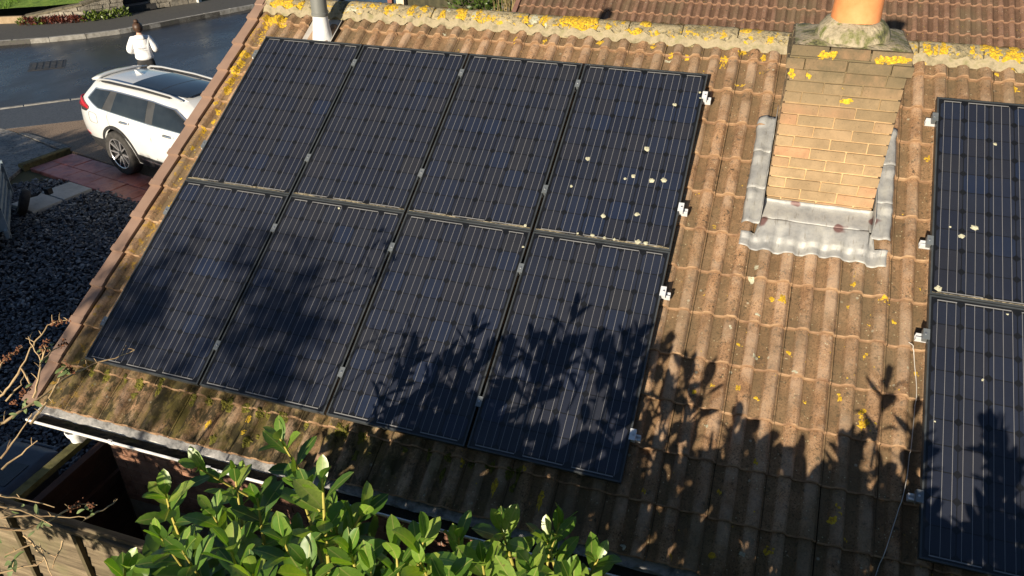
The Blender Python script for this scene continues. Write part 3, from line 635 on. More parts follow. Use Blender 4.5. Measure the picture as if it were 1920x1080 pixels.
LR = [(1.963,1.888,.10,.08),(2.065,1.917,.07,.06),(2.917,1.898,.11,.082),(2.822,1.913,.07,.06),(1.758,1.898,.06,.046),(1.26,1.912,.038,.058),(1.073,1.929,.052,.034),(1.016,1.906,.03,.044),(1.378,1.929,.034,.024),(1.576,1.886,.034,.048),(2.525,1.902,.042,.033),(2.726,1.916,.055,.037),(2.656,1.875,.028,.023),(3.282,1.857,.036,.045),(3.358,1.88,.04,.027),(3.421,1.932,.04,.018),(3.53,1.874,.022,.02),(4.067,1.896,.038,.03),(3.906,1.935,.064,.017),(3.825,1.891,.02,.018),(4.248,1.93,.043,.013),(4.324,1.855,.02,.017),(4.444,1.885,.026,.026),(5.716,1.9,.033,.045),(5.61,1.904,.025,.033),(5.591,1.878,.029,.029),(5.658,1.907,.02,.024),(6.067,1.905,.048,.036),(6.192,1.895,.068,.056),(6.15,1.87,.036,.036),(5.981,1.93,.028,.016),(5.91,1.92,.02,.024),(-.036,1.89,.072,.041),(.048,1.861,.05,.03),(-.189,1.861,.052,.041),(.112,1.894,.036,.036),(-.123,1.899,.077,.026),(.772,1.93,.025,.03),(.884,1.93,.06,.025),(3.104,1.897,.023,.018),(2.363,1.901,.033,.024),(6.02,1.94,.028,.012),(-.165,1.833,.036,.031),(1.735,1.935,.029,.02)]
for x, z, a, b in LR: patch('lichen_patch', ridgef, x, z, a, b, M['lichen'], roof, .007)
for x, z, a, b in ((.66, 1.895, .055, .035), (1.88, 1.905, .025, .05), (2.13, 1.925, .03, .012), (2.44, 1.905, .035, .03), (2.24, 1.86, .012, .012), (1.62, 1.925, .02, .01), (2.56, 1.88, .012, .015), (1.30, 1.93, .012, .008)): patch('lichen_patch', ridgef, x, z, a, b, M['lichen_pale'], roof, .004)
cf = lambda x, z, h: Vector((x, CY0 - .028 - h, z))
for x, z, a, b in ((5.18, 2.125, .07, .026), (5.12, 2.11, .03, .04), (5.24, 2.13, .05, .02), (4.78, 2.12, .035, .03), (4.84, 2.13, .02, .03), (4.62, 2.07, .02, .03)): 
    patch('lichen_patch', lambda x, z, h: Vector((x, CY0 - .008 - h, z)), x, z, a, b, M['lichen'], chim, .006)
for x, z, a, b in ((4.61, 1.99, .022, .035), (4.98, 1.84, .035, .018), (4.94, 1.92, .012, .012), (4.72, 1.98, .014, .02)):
    patch('lichen_patch', lambda x, z, h: Vector((x, CY0 - .002 - h, z)), x, z, a, b, M['lichen'], chim, .004)
# moss cushions between the low tiles
r5 = random.Random(5)
for i in range(60):
    u = r5.uniform(-.1, 3.6) if i < 42 else r5.uniform(.1, 1.9); v = r5.choice([-.06, -.05, -.07, r5.uniform(-.33, .0)]); kk = (u - U0) // PU * PU + U0
    u = kk + r5.choice([.03, .17, .16, .04, .29]); patch('moss_cushion', rooff, u, v, r5.uniform(.012, .03), r5.uniform(.015, .05), M['moss'], roof, .012)
# soil vent pipe through a lead slate
vx, vy = .478, 3.035; vb = rp(vx, 3.50, N0)
vent = build(MB().lathe([(.076, vb.z + .20), (.078, vb.z + .225), (.073, vb.z + .23), (.070, vb.z + .66), (.098, vb.z + .67), (.105, vb.z + .78), (.07, vb.z + .86), (.01, vb.z + .87)], Matrix.Translation((vx, vy, 0)), 24, True), 'vent_pipe', M['vent_grey'], house, 40)
mb = MB().lathe([(.100, vb.z - .035), (.090, vb.z + .02), (.079, vb.z + .09), (.070, vb.z + .17), (.066, vb.z + .22)], Matrix.Translation((vx, vy, 0)), 24)
build(mb, 'pipe_sleeve', M['white_pipe'], vent, 50)
mb = MB()
def slatef(a, b):
    u = lerp(.275, .60, a); v = lerp(3.27, 3.74, b); d = max(0, 1 - math.hypot((u - vx) / .12, (v - 3.50) / .17)); 
    return rp(u, v, N0 + .012 + .05 * d * d + (.03 if a > .9 else 0) * (a - .9) * 10 + .012 * (1 - b))
mb.grid(20, 20, slatef); o = build(mb, 'lead_slate', surf('pale lead slate', [(.34, .32, .29), (.46, .44, .40)], 8, .6, .3), vent, 60)

# ------------------------------------------------------------------ solar panels on their rails
PW, PH, CP, CS = .990, 1.650, .1575, .1516
mx0, my0 = (PW - 6 * CP) / 2, (PH - 10 * CP) / 2
cc_, hs, hy = .0205, CS / 2, CS / 2 - .0004
cell_me = MB().add([(-hs + cc_, -hy, 0), (hs - cc_, -hy, 0), (hs, -hy + cc_, 0), (hs, hy - cc_, 0), (hs - cc_, hy, 0), (-hs + cc_, hy, 0), (-hs, hy - cc_, 0), (-hs, -hy + cc_, 0)], [tuple(range(8))]).mesh('cell', M['cell'])
bus_me = MB().box((-.0012, my0 - .006, -.0006), (.0012, PH - my0 + .006, .0006)).mesh('busbar', M['bus'])
def fr_(mb, x0, x1, y0, y1): mb.box((x0, y0, -.040), (x1, y1, 0))
fm = MB(); lip = .0105
fm.box((0, 0, -.040), (lip, PH, 0)).box((PW - lip, 0, -.040), (PW, PH, 0)).box((lip, 0, -.040), (PW - lip, lip, -.0004)).box((lip, PH - lip, -.040), (PW - lip, PH, -.0004))
frame_me = fm.mesh('frame', M['frame'])
back_me = MB().box((lip, lip, -.009), (PW - lip, PH - lip, -.0065)).mesh('backsheet', M['back'])
glass_me = MB().add([(lip, lip, -.0022), (PW - lip, lip, -.0022), (PW - lip, PH - lip, -.0022), (lip, PH - lip, -.0022)], [(0, 1, 2, 3)]).mesh('glass_pane', M['glass'])
def rib_mesh(w): return MB().box((0, 0, -.0006), (w, .0062, .0006)).mesh('ribbon', M['bus'])
rib2 = rib_mesh(CP * 2 - .056); rib1 = rib_mesh(CP - .045)
def dirt_mesh(seed):
    mb = MB(); r = random.Random(seed)
    def f(a, b):
        x = lerp(.012, PW - .012, a); w = .0015 + .017 * max(0, noise.noise(Vector((x * 5, seed, 0))) + .25) + .007 * r.random() * max(0, noise.noise(Vector((x * 17, seed, 4))) + .4)
        return Vector((x, .0108 + b * w, -.0012 + .0025 * (1 - b) * r.random()))
    mb.grid(110, 2, f); return mb.mesh('silt_line', M['dirt'])
def solar(u, v, label, group, dirty, seed):
    t = thing('solar_panel', label, 'solar panel', rp(u, v, 0), (ROOF, 0, 0), group)
    r = random.Random(seed)
    obj('frame', frame_me, t, world=False); obj('backsheet', back_me, t, world=False)
    for j in range(10):
        for i in range(6):
            obj('cell', cell_me, t, (mx0 + (i + .5) * CP, my0 + (j + .5) * CP, -.0052), None, False)
    for i in range(6):
        for q in (-1, 0, 1): obj('busbar', bus_me, t, (mx0 + (i + .5) * CP + q * .052, 0, -.0042), None, False)
    for q in range(3): obj('ribbon', rib2, t, (mx0 + q * 2 * CP + .024, my0 - .0135, -.0042), None, False)
    obj('ribbon', rib1, t, (mx0 + .024, PH - my0 + .0065, -.0042), None, False)
    for q in (0, 1): obj('ribbon', rib2, t, (mx0 + CP + q * 2 * CP + .024, PH - my0 + .0065, -.0042), None, False)
    obj('ribbon', rib1, t, (mx0 + 5 * CP + .020, PH - my0 + .0065, -.0042), None, False)
    obj('glass_pane', glass_me, t, world=False)
    if dirty: obj('silt_line', dirt_mesh(seed), t, world=False)
    return t
GX, GY = 1.0100, 1.6592
names = ['outermost by the brown verge', 'second from the verge', 'third from the verge', 'last before the chimney']
PAN = {}
for row in (0, 1):
    for i in range(4):
        lab = 'black solar panel in the %s row of the big array, %s' % ('upper' if row == 0 else 'lower', names[i])
        if row == 0 and i == 3: lab = 'black solar panel spotted with white lichen, upper row beside the chimney'
        PAN[row, i] = solar(i * GX, GY if row == 0 else 0, lab, 'solar panels of the big array', row == 0, row * 10 + i)
for row in (0, 1):
    lab = 'black solar panel at the right edge, %s of the pair right of the chimney' % ('upper' if row == 0 else 'lower')
    PAN[row, 4] = solar(5.664, -.03 + (GY if row == 0 else 0), lab, 'solar panels right of the chimney', row == 0, 40 + row)
    PAN[row, 5] = solar(5.664 + GX, -.03 + (GY if row == 0 else 0), 'black solar panel beyond the right edge, %s row' % ('upper' if row == 0 else 'lower'), 'solar panels right of the chimney', False, 50 + row)
# lichen grown on the glass
for u, v, s in ((3.819,2.968,.0144),(3.692,2.513,.0215),(3.271,2.359,.020),(3.644,2.249,.017),(3.587,2.216,.0118),(3.785,2.232,.0225),(3.869,2.245,.0205),(3.207,2.087,.0115),(3.5,1.865,.019),(3.738,1.919,.017),(3.788,1.690,.02),(3.844,1.692,.016),(3.987,3.115,.010),(4.000,3.057,.008),(6.038,2.895,.013),(5.917,2.174,.024),(5.839,2.098,.019),(5.714,1.672,.022),(6.103,1.563,.008),(5.969,1.093,.008),(5.718,.773,.006),(1.461,1.60,.009),(2.990,1.51,.009),(5.772,2.158,.007),(3.55,1.685,.012),(3.62,1.687,.01),(3.46,1.688,.014),(3.35,1.69,.009),(2.96,1.69,.012)):
    best = None
    for (row, i), p in PAN.items():
        pu = i * GX if i < 4 else 5.664 + (i - 4) * GX; pv = (GY if row == 0 else 0) - (.03 if i >= 4 else 0)
        if pu <= u <= pu + PW and pv - .005 <= v <= pv + PH: best = (p, u - pu, v - pv)
    if best is None: continue
    p, lu, lv = best; mb = MB(); r = random.Random(int(u * 999)); lf = lambda a, b, h: Vector((a, b, -.0016 + h))
    for q in range(4): blob(mb, lf, lu + r.uniform(-.4, .4) * s, lv + r.uniform(-.4, .4) * s, s * .75, s * .75, r, .003)
    build(mb, 'lichen_spot', M['lichen_pale'], p, 80, local=True)
# mounting rails: each rail carries its clamps
def rail(u0, u1, v, seams, label, ends=(True, True), right=True):
    t = thing('mounting_rail', label, 'mounting rail', rp(u0, v, -.04), (ROOF, 0, 0), 'aluminium rails under the panels')
    mb = MB(); L = u1 - u0
    mb.box((0, -.019, -.042), (L, -.013, 0)).box((0, .013, -.042), (L, .019, 0)).box((0, -.013, -.042), (L, .013, -.036)).box((0, -.013, -.022), (L, .013, -.018)).box((0, -.013, -.004), (L, -.006, 0)).box((0, .006, -.004), (L, .013, 0))
    build(mb, 'rail_bar', M['alu'], t, local=True)
    for s in seams:
        x = s - u0; m = MB().box((x - .019, -.036, .040), (x + .019, .036, .0445)).box((x - .006, -.036, .0), (x + .006, .036, .0398))
        c = build(m, 'mid_clamp', M['alu_dark'], t, local=True)
        build(MB().lathe([(0.0001, .050), (.006, .050), (.007, .0446), (.007, .044)], Matrix.Translation((x, 0, 0)), 10), 'bolt', M['steel'], c, local=True)
    for e, s in zip((0, 1), (u0 + .058, u1 - .058)):
        if not ends[e]: continue
        sg = -1 if e == 0 else 1; x = s - u0
        m = MB().box((min(x - sg * .010, x + sg * .028), -.036, .0402), (max(x - sg * .010, x + sg * .028), .036, .0445)).box((min(x + sg * .003, x + sg * .028), -.036, .002), (max(x + sg * .003, x + sg * .028), .036, .040))
        c = build(m, 'end_clamp', M['alu'] if (right and e == 1) else M['alu_dark'], t, local=True)
        build(MB().lathe([(0.0001, .050), (.006, .050), (.007, .0446), (.007, .044)], Matrix.Translation((x + sg * .014, 0, 0)), 10), 'bolt', M['steel'], c, local=True)
    for k in range(int(L / 1.2) + 1):           # roof hooks
        x = .25 + k * 1.2
        if x < L: build(MB().box((x - .015, -.03, -.075), (x + .015, .03, -.042)), 'roof_hook', M['alu'], t, local=True)
    return t
E4 = 3 * GX + PW
for v, nm in ((3.09, 'uppermost'), (2.03, 'second'), (1.335, 'third'), (.31, 'lowest')):
    rail(-.058, E4 + .058, v, [i * GX - .010 for i in (1, 2, 3)], 'silver mounting rail under the big array, %s of the four' % nm)
    rail(5.664 - .058, 5.664 + GX + PW + .058, v, [5.664 + GX - .010], 'silver mounting rail under the right hand panels, %s of the four' % nm)
pts = [(5.575, 1.30), (5.615, 1.262), (5.628, 1.17), (5.640, 1.035), (5.640, .88), (5.634, .756), (5.622, .58), (5.604, .42), (5.575, .25), (5.538, .093), (5.505, -.05), (5.47, -.2), (5.43, -.42)]
sp = []
for i in range(len(pts) - 1):
    for q in range(6):
        f = q / 6; a = pts[max(i - 1, 0)]; b = pts[i]; c = pts[i + 1]; d = pts[min(i + 2, len(pts) - 1)]
        cr = lambda k: .5 * (2 * b[k] + (c[k] - a[k]) * f + (2 * a[k] - 5 * b[k] + 4 * c[k] - d[k]) * f * f + (3 * b[k] - a[k] - 3 * c[k] + d[k]) * f ** 3)
        u, v = cr(0), cr(1); sp.append(rp(u, v, max(th(u + .02, v), th(u - .02, v), th(u, v + .02)) + .006))
o = build(MB().tube(sp, .0024, 6), 'white_cable', surf('white cable', [(.42, .40, .36), (.54, .52, .47)], 8, .5, 0), None, 60)
tag(o, 'thin white cable trailing down the tiles left of the right hand panels', 'cable')

# ------------------------------------------------------------------ neighbouring bungalow beyond the ridge
FA = ROOF
F0 = Vector((4.42, 10.50, .65)); FU0 = .06
def fp(u, v, n=0): return Vector((u, F0.y + v * CA - n * SA, F0.z + v * SA + n * CA))
nb = thing('neighbouring_bungalow', 'brown tiled roof of the next bungalow seen over the ridge', 'house', (5, 13, -1.95))
froof = build(MB().add([fp(0.03, -.75, -.06), fp(10.5, -.75, -.06), fp(10.5, 4.0, -.06), fp(0.03, 4.0, -.06)], [(0, 1, 2, 3)])
              .add([fp(0.03, 4.0, -.06), fp(10.5, 4.0, -.06), fp(10.5, 4.0, -.06) + Vector((0, 3.5, -2.1)), fp(0.03, 4.0, -.06) + Vector((0, 3.5, -2.1))], [(0, 1, 2, 3)]), 'roof', M['deck'], nb)
fmesh = [tile_mesh('roof_tile', [M['tile_far'], M['tile_far_edge']], .36, 20 + s) for s in range(3)]
rest = MB()
for r in range(13):
    for k in range(33):
        p = fp(FU0 + k * PU, -.80 + r * PV, -.03 + rng.uniform(-.001, .001)); rot = Euler((ROOF + rng.uniform(-.005, .005), rng.uniform(-.004, .004), 0))
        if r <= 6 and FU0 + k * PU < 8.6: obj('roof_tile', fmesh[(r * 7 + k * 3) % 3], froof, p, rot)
        else:
            Mx = Matrix.Translation(p) @ rot.to_matrix().to_4x4(); b = len(rest.v)
            rest.v += [Mx @ q.co for q in fmesh[0].vertices]; rest.f += [[b + i for i in f.vertices] for f in fmesh[0].polygons]; rest.m += [f.material_index for f in fmesh[0].polygons]
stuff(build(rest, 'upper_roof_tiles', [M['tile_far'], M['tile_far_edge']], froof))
mb = MB(); mb.add([fp(-.03, -.82, -.15), fp(-.03, 4.0, -.15), fp(-.03, 4.0, .03), fp(-.03, -.82, .03), fp(.05, -.82, -.15), fp(.05, 4.0, -.15), fp(.05, 4.0, .03), fp(.05, -.82, .03)], [(0, 1, 2, 3), (7, 6, 5, 4), (3, 2, 6, 7), (0, 3, 7, 4), (1, 5, 6, 2)])
build(mb, 'verge_board', surf('brown verge board', [(.15, .08, .06), (.2, .11, .08)], 5, .6, .1), froof)
build(MB().box((.2, 10.2, -2.0), (10.3, 17.0, .10)), 'wall', M['brick_wall'], nb)
# dark fence with a pale post and garden plants behind the ridge
M['fence_dark'] = surf('green-brown fence board', [(.025, .024, .012), (.05, .045, .022)], 9, .9, .4, 40, rnd=.2)
M['post_pale'] = surf('pale timber post', [(.46, .38, .26), (.58, .49, .35)], 9, .85, .3)
gf = thing('garden_fence', 'dark close boarded garden fence behind the ridge', 'fence', (-3.4, 14.6, -1.95))
def along(a, b, f): return Vector((lerp(a[0], b[0], f), lerp(a[1], b[1], f), 0))
for i in range(26):
    p = along((-4.6, 15.0), (-1.6, 14.2), i / 26)
    build(MB().box((p.x, p.y - .01, -1.95), (p.x + .105, p.y + .012, .02 + .05 * (i % 3))), 'fence_board', M['fence_dark'], gf)
o = build(MB().box((-4.55, 14.75, -1.95), (-4.35, 14.95, .62)), 'gate_post', M['post_pale']); tag(o, 'pale square timber post beside the dark garden fence', 'post')
o = build(MB().box((-5.02, 15.2, -1.95), (-4.90, 15.32, .7)), 'gate_post', surf('red-brown post', [(.16, .06, .035), (.22, .09, .05)], 8, .8, .2)); tag(o, 'slim reddish brown post seen over the ridge', 'post')

# ------------------------------------------------------------------ foliage helpers
def leafmat(name, cols, rough=.45, spec=.5, rnd=.2, trans=.25):
    t = NT(name); c = t.ramp(t.noise(9, 3, .6), [(.35, cols[0]), (.65, cols[1])])
    t.put(t.b.inputs['Base Color'], c); t.b.inputs['Roughness'].default_value = rough; t.b.inputs['Specular IOR Level'].default_value = spec
    if trans:
        tl = t.new('BsdfTranslucent'); t.put(tl.inputs[0], t.mix(1.0, c, (1.3, 1.5, .5), 'MULTIPLY')); mx = t.new('MixShader'); mx.inputs[0].default_value = trans
        t.l.new(t.b.outputs[0], mx.inputs[1]); t.l.new(tl.outputs[0], mx.inputs[2]); t.l.new(mx.outputs[0], t.out.inputs[0])
    return t.mat
def leaf_cloud(mb, r, c, rad, n, size, up=.4, aspect=.5, shell=.5):
    for _ in range(n):
        d = Vector((r.gauss(0, 1), r.gauss(0, 1), r.gauss(0, 1))).normalized(); k = r.uniform(shell, 1) ** .6
        p = Vector(c) + Vector((d.x * rad[0], d.y * rad[1], d.z * rad[2])) * k
        ax = (d + Vector((r.gauss(0, .6), r.gauss(0, .6), r.gauss(up, .5)))).normalized(); sd_ = ax.cross(Vector((r.gauss(0, 1), r.gauss(0, 1), r.gauss(0, 1)))).normalized()
        s = size * r.uniform(.6, 1.3); mb.add([p, p + ax * s * .5 + sd_ * s * aspect * .5, p + ax * s, p + ax * s * .5 - sd_ * s * aspect * .5], [(0, 1, 2, 3)])
M['bush'] = leafmat('shrub leaf', [(.035, .07, .012), (.085, .13, .02)])
M['reed'] = leafmat('dry reed', [(.25, .19, .09), (.40, .31, .16)], .8, .2)
r = random.Random(11)
sh = thing('garden_shrub', 'leafy green garden shrub behind the ridge beside dry stems', 'shrub', (-2.1, 14.0, -1.95))
mb = MB()
for c in ((-2.3, 14.0, -.4), (-1.7, 14.1, -.2), (-2.0, 13.7, -.9), (-1.2, 14.2, -.5)): leaf_cloud(mb, r, c, (.6, .6, .6), 700, .11)
build(mb, 'crown', M['bush'], sh)
mb = MB()
for i in range(9): mb.tube([(-2 + r.uniform(-.2, .2), 14 + r.uniform(-.2, .2), -1.95), (-1.8 + r.uniform(-.8, .8), 14 + r.uniform(-.4, .4), -.3)], [.025, .008], 5)
build(mb, 'stem', surf('shrub bark', [(.06, .045, .03), (.1, .08, .05)], 8, .9, .3), sh)
rd = thing('dry_reed_clump', 'clump of dry straw coloured reeds behind the ridge', 'reeds', (-.7, 13.6, -1.95)); mb = MB()
for i in range(150):
    x, y = -.75 + r.gauss(0, .42), 13.6 + r.gauss(0, .2); h = r.uniform(1.7, 2.75); lx, ly = r.gauss(0, .18), r.gauss(0, .15)
    mb.tube([(x, y, -1.95), (x + lx * .5, y + ly * .5, -1.95 + h * .6), (x + lx, y + ly, -1.95 + h)], [.011, .010, .004], 4)
build(mb, 'stems', M['reed'], rd)
o = thing('garden_shrub', 'small reddish green shrub against the brown roof verge', 'shrub', (.0, 13.2, -1.95)); mb = MB(); leaf_cloud(mb, r, (-.05, 13.3, -.1), (.45, .4, .7), 900, .10); build(mb, 'crown', leafmat('autumn leaf', [(.07, .09, .015), (.22, .12, .03)]), o)

# ------------------------------------------------------------------ far side of the road: stone wall, lawn, plants
lawn = surf('lawn grass', [(.07, .13, .014), (.13, .22, .024), (.18, .26, .035)], 5, .9, 1, 40, .03)
LZ = [(-30, 9.5), (-22.5, 12.1), (-19.8, 13.9), (-17.9, 15.0), (-17.1, 15.2), (-16.3, 15.75), (-15.7, 16.1), (-15.2, 17.0)]
LB = [(-40, 22), (-32, 26), (-29, 30), (-27, 32), (-25, 33), (-23, 34), (-21, 34), (-17.5, 33)]
LZr, LBr = resample(LZ, 16), resample(LB, 16)
mb = MB(); mb.grid(15, 8, lambda a, b: Vector((lerp(LZr[round(a * 15)][0], LBr[round(a * 15)][0], b), lerp(LZr[round(a * 15)][1], LBr[round(a * 15)][1], b), lerp(-1.66, -1.30, max(0, a - .55) / .45) + b * 2.2 * (1 - .35 * b))))
struct(build(mb, 'lawn', lawn))
def lawn_z(x, y):
    best = min(range(16), key=lambda i: (LZr[i][0] - x) ** 2 + (LZr[i][1] - y) ** 2); d = math.hypot(LZr[best][0] - x, LZr[best][1] - y) / 18
    return lerp(-1.66, -1.30, max(0, best / 15 - .55) / .45) + d * 2.2 * (1 - .35 * d)
mb = MB(); r = random.Random(21)
for i in range(14000):
    a = r.uniform(.30, .80); b = r.random() ** 1.3 * .55; k = a * 15; q = int(k); f = k - q
    x = lerp(lerp(LZr[q][0], LZr[q + 1][0], f), lerp(LBr[q][0], LBr[q + 1][0], f), b); y = lerp(lerp(LZr[q][1], LZr[q + 1][1], f), lerp(LBr[q][1], LBr[q + 1][1], f), b)
    z = lerp(-1.66, -1.30, max(0, a - .55) / .45) + b * 2.2 * (1 - .35 * b); h = r.uniform(.05, .13); w = .012; an = r.uniform(0, 6.28); dx, dy = math.cos(an) * w, math.sin(an) * w
    mb.add([(x - dx, y - dy, z - .01), (x + dx, y + dy, z - .01), (x + r.gauss(0, .03), y + r.gauss(0, .03), z + h)], [(0, 1, 2)])
o = stuff(build(mb, 'grass', leafmat('grass blade', [(.07, .14, .015), (.14, .24, .03)], .6, .3))); tag(o, 'bright green grass on the lawn across the road', 'grass')
M['stone_wall'] = surf('wall stone', [(.14, .125, .10), (.24, .215, .17), (.32, .29, .23)], 10, .95, .8, 40, .02, rnd=.2)
M['cope'] = surf('mossy coping', [(.05, .045, .03), (.12, .105, .07), (.17, .15, .10)], 9, .95, .8, 40)
def stone_wall(pl, hs_, zb, label):
    w = thing('stone_garden_wall', label, 'wall', (pl[0][0], pl[0][1], zb), None, 'stone garden walls across the road')
    L = sum(math.dist(a, b) for a, b in zip(pl, pl[1:])); 
    core = MB(); k = 10; q = resample(pl, k + 1)
    for i in range(k):
        a, b = Vector(q[i]), Vector(q[i + 1]); d = (b - a); ln = d.length; d.normalize(); nn = Vector((-d.y, d.x)); h0, h1 = lerp(*hs_, i / k), lerp(*hs_, (i + 1) / k)
        P = lambda f, o_, z: Vector((a.x + d.x * ln * f + nn.x * o_, a.y + d.y * ln * f + nn.y * o_, z))
        core.add([P(0, .03, zb), P(1, .03, zb), P(1, .27, zb), P(0, .27, zb), P(0, .03, zb + h0), P(1, .03, zb + h1), P(1, .27, zb + h1), P(0, .27, zb + h0)], [(0, 1, 5, 4), (2, 3, 7, 6), (4, 5, 6, 7), (1, 2, 6, 5), (3, 0, 4, 7)])
        z = 0
        cs = MB().add([P(0.01, -.02, zb + h0), P(.99, -.02, zb + h1), P(.99, .31, zb + h1), P(.01, .31, zb + h0), P(.01, -.02, zb + h0 + .06), P(.99, -.02, zb + h1 + .06), P(.99, .31, zb + h1 + .07), P(.01, .31, zb + h0 + .07)], [(0, 1, 5, 4), (2, 3, 7, 6), (4, 5, 6, 7), (1, 2, 6, 5), (3, 0, 4, 7)])
        build(cs, 'coping_stone', M['cope'], w)
    build(core, 'core', M['joint_wall'], w)
    s = 0; row = 0; qq = resample(pl, 60)
    zrow = 0
    while zrow < max(hs_):
        hh = r.uniform(.11, .17); s = r.uniform(-.1, 0)
        while s < L:
            ln = r.uniform(.16, .36); f = min(.999, max(0, (s + ln / 2) / L)); top = lerp(*hs_, f)
            if zrow < top - .04:
                p = qq[int(f * 59)]; p2 = qq[min(59, int(f * 59) + 1)] if f < .97 else p; pm = qq[max(0, int(f * 59) - 1)]
                d = (Vector(p2) - Vector(pm)).normalized(); nn = Vector((-d.y, d.x))
                Mx = Matrix(((d.x, nn.x, 0, p[0]), (d.y, nn.y, 0, p[1]), (0, 0, 1, zb), (0, 0, 0, 1))); h1 = min(zrow + hh - .012, top)
                build(MB().box((-ln / 2 + .008, -.012 + r.uniform(-.012, .01), zrow), (ln / 2 - .008, .05, h1), Mx, .008), 'stone', M['stone_wall'], w)
            s += ln
        zrow += hh
    return w
stone_wall([(-17.15, 14.93), (-16.4, 15.42), (-15.75, 15.82), (-15.16, 16.86)], (.14, .62), -1.84, 'grey stone garden wall rising beside the lawn across the road')
stone_wall([(-14.95, 17.9), (-14.6, 18.5), (-14.2, 19.3)], (.55, .75), -1.84, 'short stone wall beyond the garden steps')
stw = thing('retaining_kerb', 'low orange-brown concrete edge along the lawn, left of stone wall', 'garden edging', (-18.4, 14.6, -1.84))
for i in range(5):
    a = Vector(lerp2) if False else None
    p0 = (lerp(-20.6, -17.2, i / 5), lerp(13.1, 14.95, i / 5)); p1 = (lerp(-20.6, -17.2, (i + 1) / 5), lerp(13.1, 14.95, (i + 1) / 5))
    d = (Vector(p1) - Vector(p0)); ln = d.length; d.normalize(); Mx = Matrix(((d.x, -d.y, 0, p0[0]), (d.y, d.x, 0, p0[1]), (0, 0, 1, -1.84), (0, 0, 0, 1)))
    build(MB().cham((.01, 0, 0), (ln - .01, .14, .20), .02, Mx), 'edging_stone', surf('orange concrete', [(.26, .19, .11), (.36, .27, .17)], 9, .9, .4), stw)
# steps with dark sleepers and gravel
stp = thing('garden_steps', 'gravel garden steps with dark timber risers between stone walls', 'steps', (-15.2, 17.6, -1.84))
M['sleeper'] = surf('dark sleeper', [(.02, .02, .02), (.05, .048, .045)], 9, .9, .5, 40); M['pgravel'] = surf('pink gravel', [(.12, .10, .085), (.25, .21, .18), (.33, .28, .25)], 30, .95, .9, 50, .02)
for i in range(5):
    d = Vector((.42, .91)); nn = Vector((-.91, .42)); a = Vector((-15.35, 16.95)) + nn * i * .55
    Mx = Matrix(((d.x, nn.x, 0, a.x), (d.y, nn.y, 0, a.y), (0, 0, 1, -1.84 + i * .17), (0, 0, 0, 1)))
    build(MB().box((.1, 0, 0), (1.15, .12, .17), Mx, .006), 'riser', M['sleeper'], stp); build(MB().box((.1, .121, -.1), (1.15, .56, .155), Mx), 'tread', M['pgravel'], stp)
M['redleaf'] = leafmat('red bedding leaf', [(.08, .02, .015), (.15, .04, .026)]); M['lime'] = leafmat('lime leaf', [(.08, .12, .015), (.14, .19, .028)])
def clump(label, pts, rad, mat, n, size, cat='plant'):
    c0 = pts[0]; o = thing('low_plant', label, cat, (c0[0], c0[1], -1.84)); mb = MB()
    for p in pts: leaf_cloud(mb, r, (p[0], p[1], -1.82), rad, n, size, .5)
    build(mb, 'foliage', mat, o); return o
clump('strip of dark red bedding plants at the foot of the stone wall', [(-16.95, 14.85), (-16.75, 14.98), (-16.5, 15.12), (-16.3, 15.28), (-16.1, 15.4), (-15.95, 15.52), (-15.8, 15.62)], (.22, .16, .16), M['redleaf'], 150, .09)
clump('lime green weeds at the foot of the stone wall', [(-15.6, 15.85), (-15.45, 16.05), (-15.32, 16.25), (-15.2, 16.5), (-15.1, 16.75)], (.22, .18, .2), M['lime'], 130, .11)
clump('small green weed tuft among the red bedding plants', [(-16.65, 15.0), (-17.1, 14.8)], (.12, .12, .16), M['lime'], 80, .1)
b2 = thing('garden_shrub', 'dark green shrub growing behind the stone wall across the road', 'shrub', (-17.3, 16.8, -1.5)); mb = MB()
for c in ((-17.4, 17.0, -.9), (-16.8, 17.1, -.75), (-16.4, 17.5, -.6), (-17.0, 17.8, -.5), (-16.1, 17.3, -.7)): leaf_cloud(mb, r, c, (.6, .5, .45), 420, .14)
build(mb, 'crown', M['bush'], b2); build(MB().tube([(-17, 17.2, -1.5), (-16.9, 17.2, -.8)], [.05, .02], 6), 'stem', M['sleeper'], b2)
o = build(MB().box((-17.72, 16.25, -1.62), (-17.58, 16.39, .3)), 'gate_post', surf('weathered white post', [(.42, .38, .32), (.60, .57, .51)], 8, .8, .3)); tag(o, 'weathered whitish post standing on the lawn edge across the road', 'post')
o = build(MB().box((-14.30, 19.2, -1.84), (-14.14, 19.36, -.4)), 'gate_post', surf('grey painted post', [(.36, .38, .36), (.48, .5, .47)], 8, .8, .3)); tag(o, 'pale grey post at the end of the short stone wall', 'post')

# ------------------------------------------------------------------ silver-white car on the drive
CARROT = R(-15.5)
car = thing('parked_car', 'silver white sport utility car with roof rails parked on the drive', 'car', (-5.80, 7.31, -1.944), (0, 0, CARROT)); car.scale = (1.17, .88, 1.0)
t = NT('pearl paint'); c = t.ramp(t.noise(2, 2, .5), [(.4, (.60, .61, .60)), (.6, (.64, .65, .64))]); M['paint'] = t.fin(c, .38, .12, .5, 1.0, .05)
M['glassdark'] = surf('tinted car glass', [(.012, .015, .017), (.02, .024, .026)], 3, .06, 0, spec=.7)
M['black'] = surf('black plastic', [(.016, .016, .017), (.03, .03, .031)], 9, .55, .2); M['grey_pillar'] = surf('grey door pillar', [(.03, .031, .032), (.05, .051, .052)], 5, .5, 0)
M['chrome'] = surf('chrome', [(.70, .70, .70), (.76, .76, .76)], 5, .15, 0, metal=.9); M['tyre'] = surf('tyre rubber', [(.018, .017, .016), (.045, .042, .038)], 14, .85, .4)
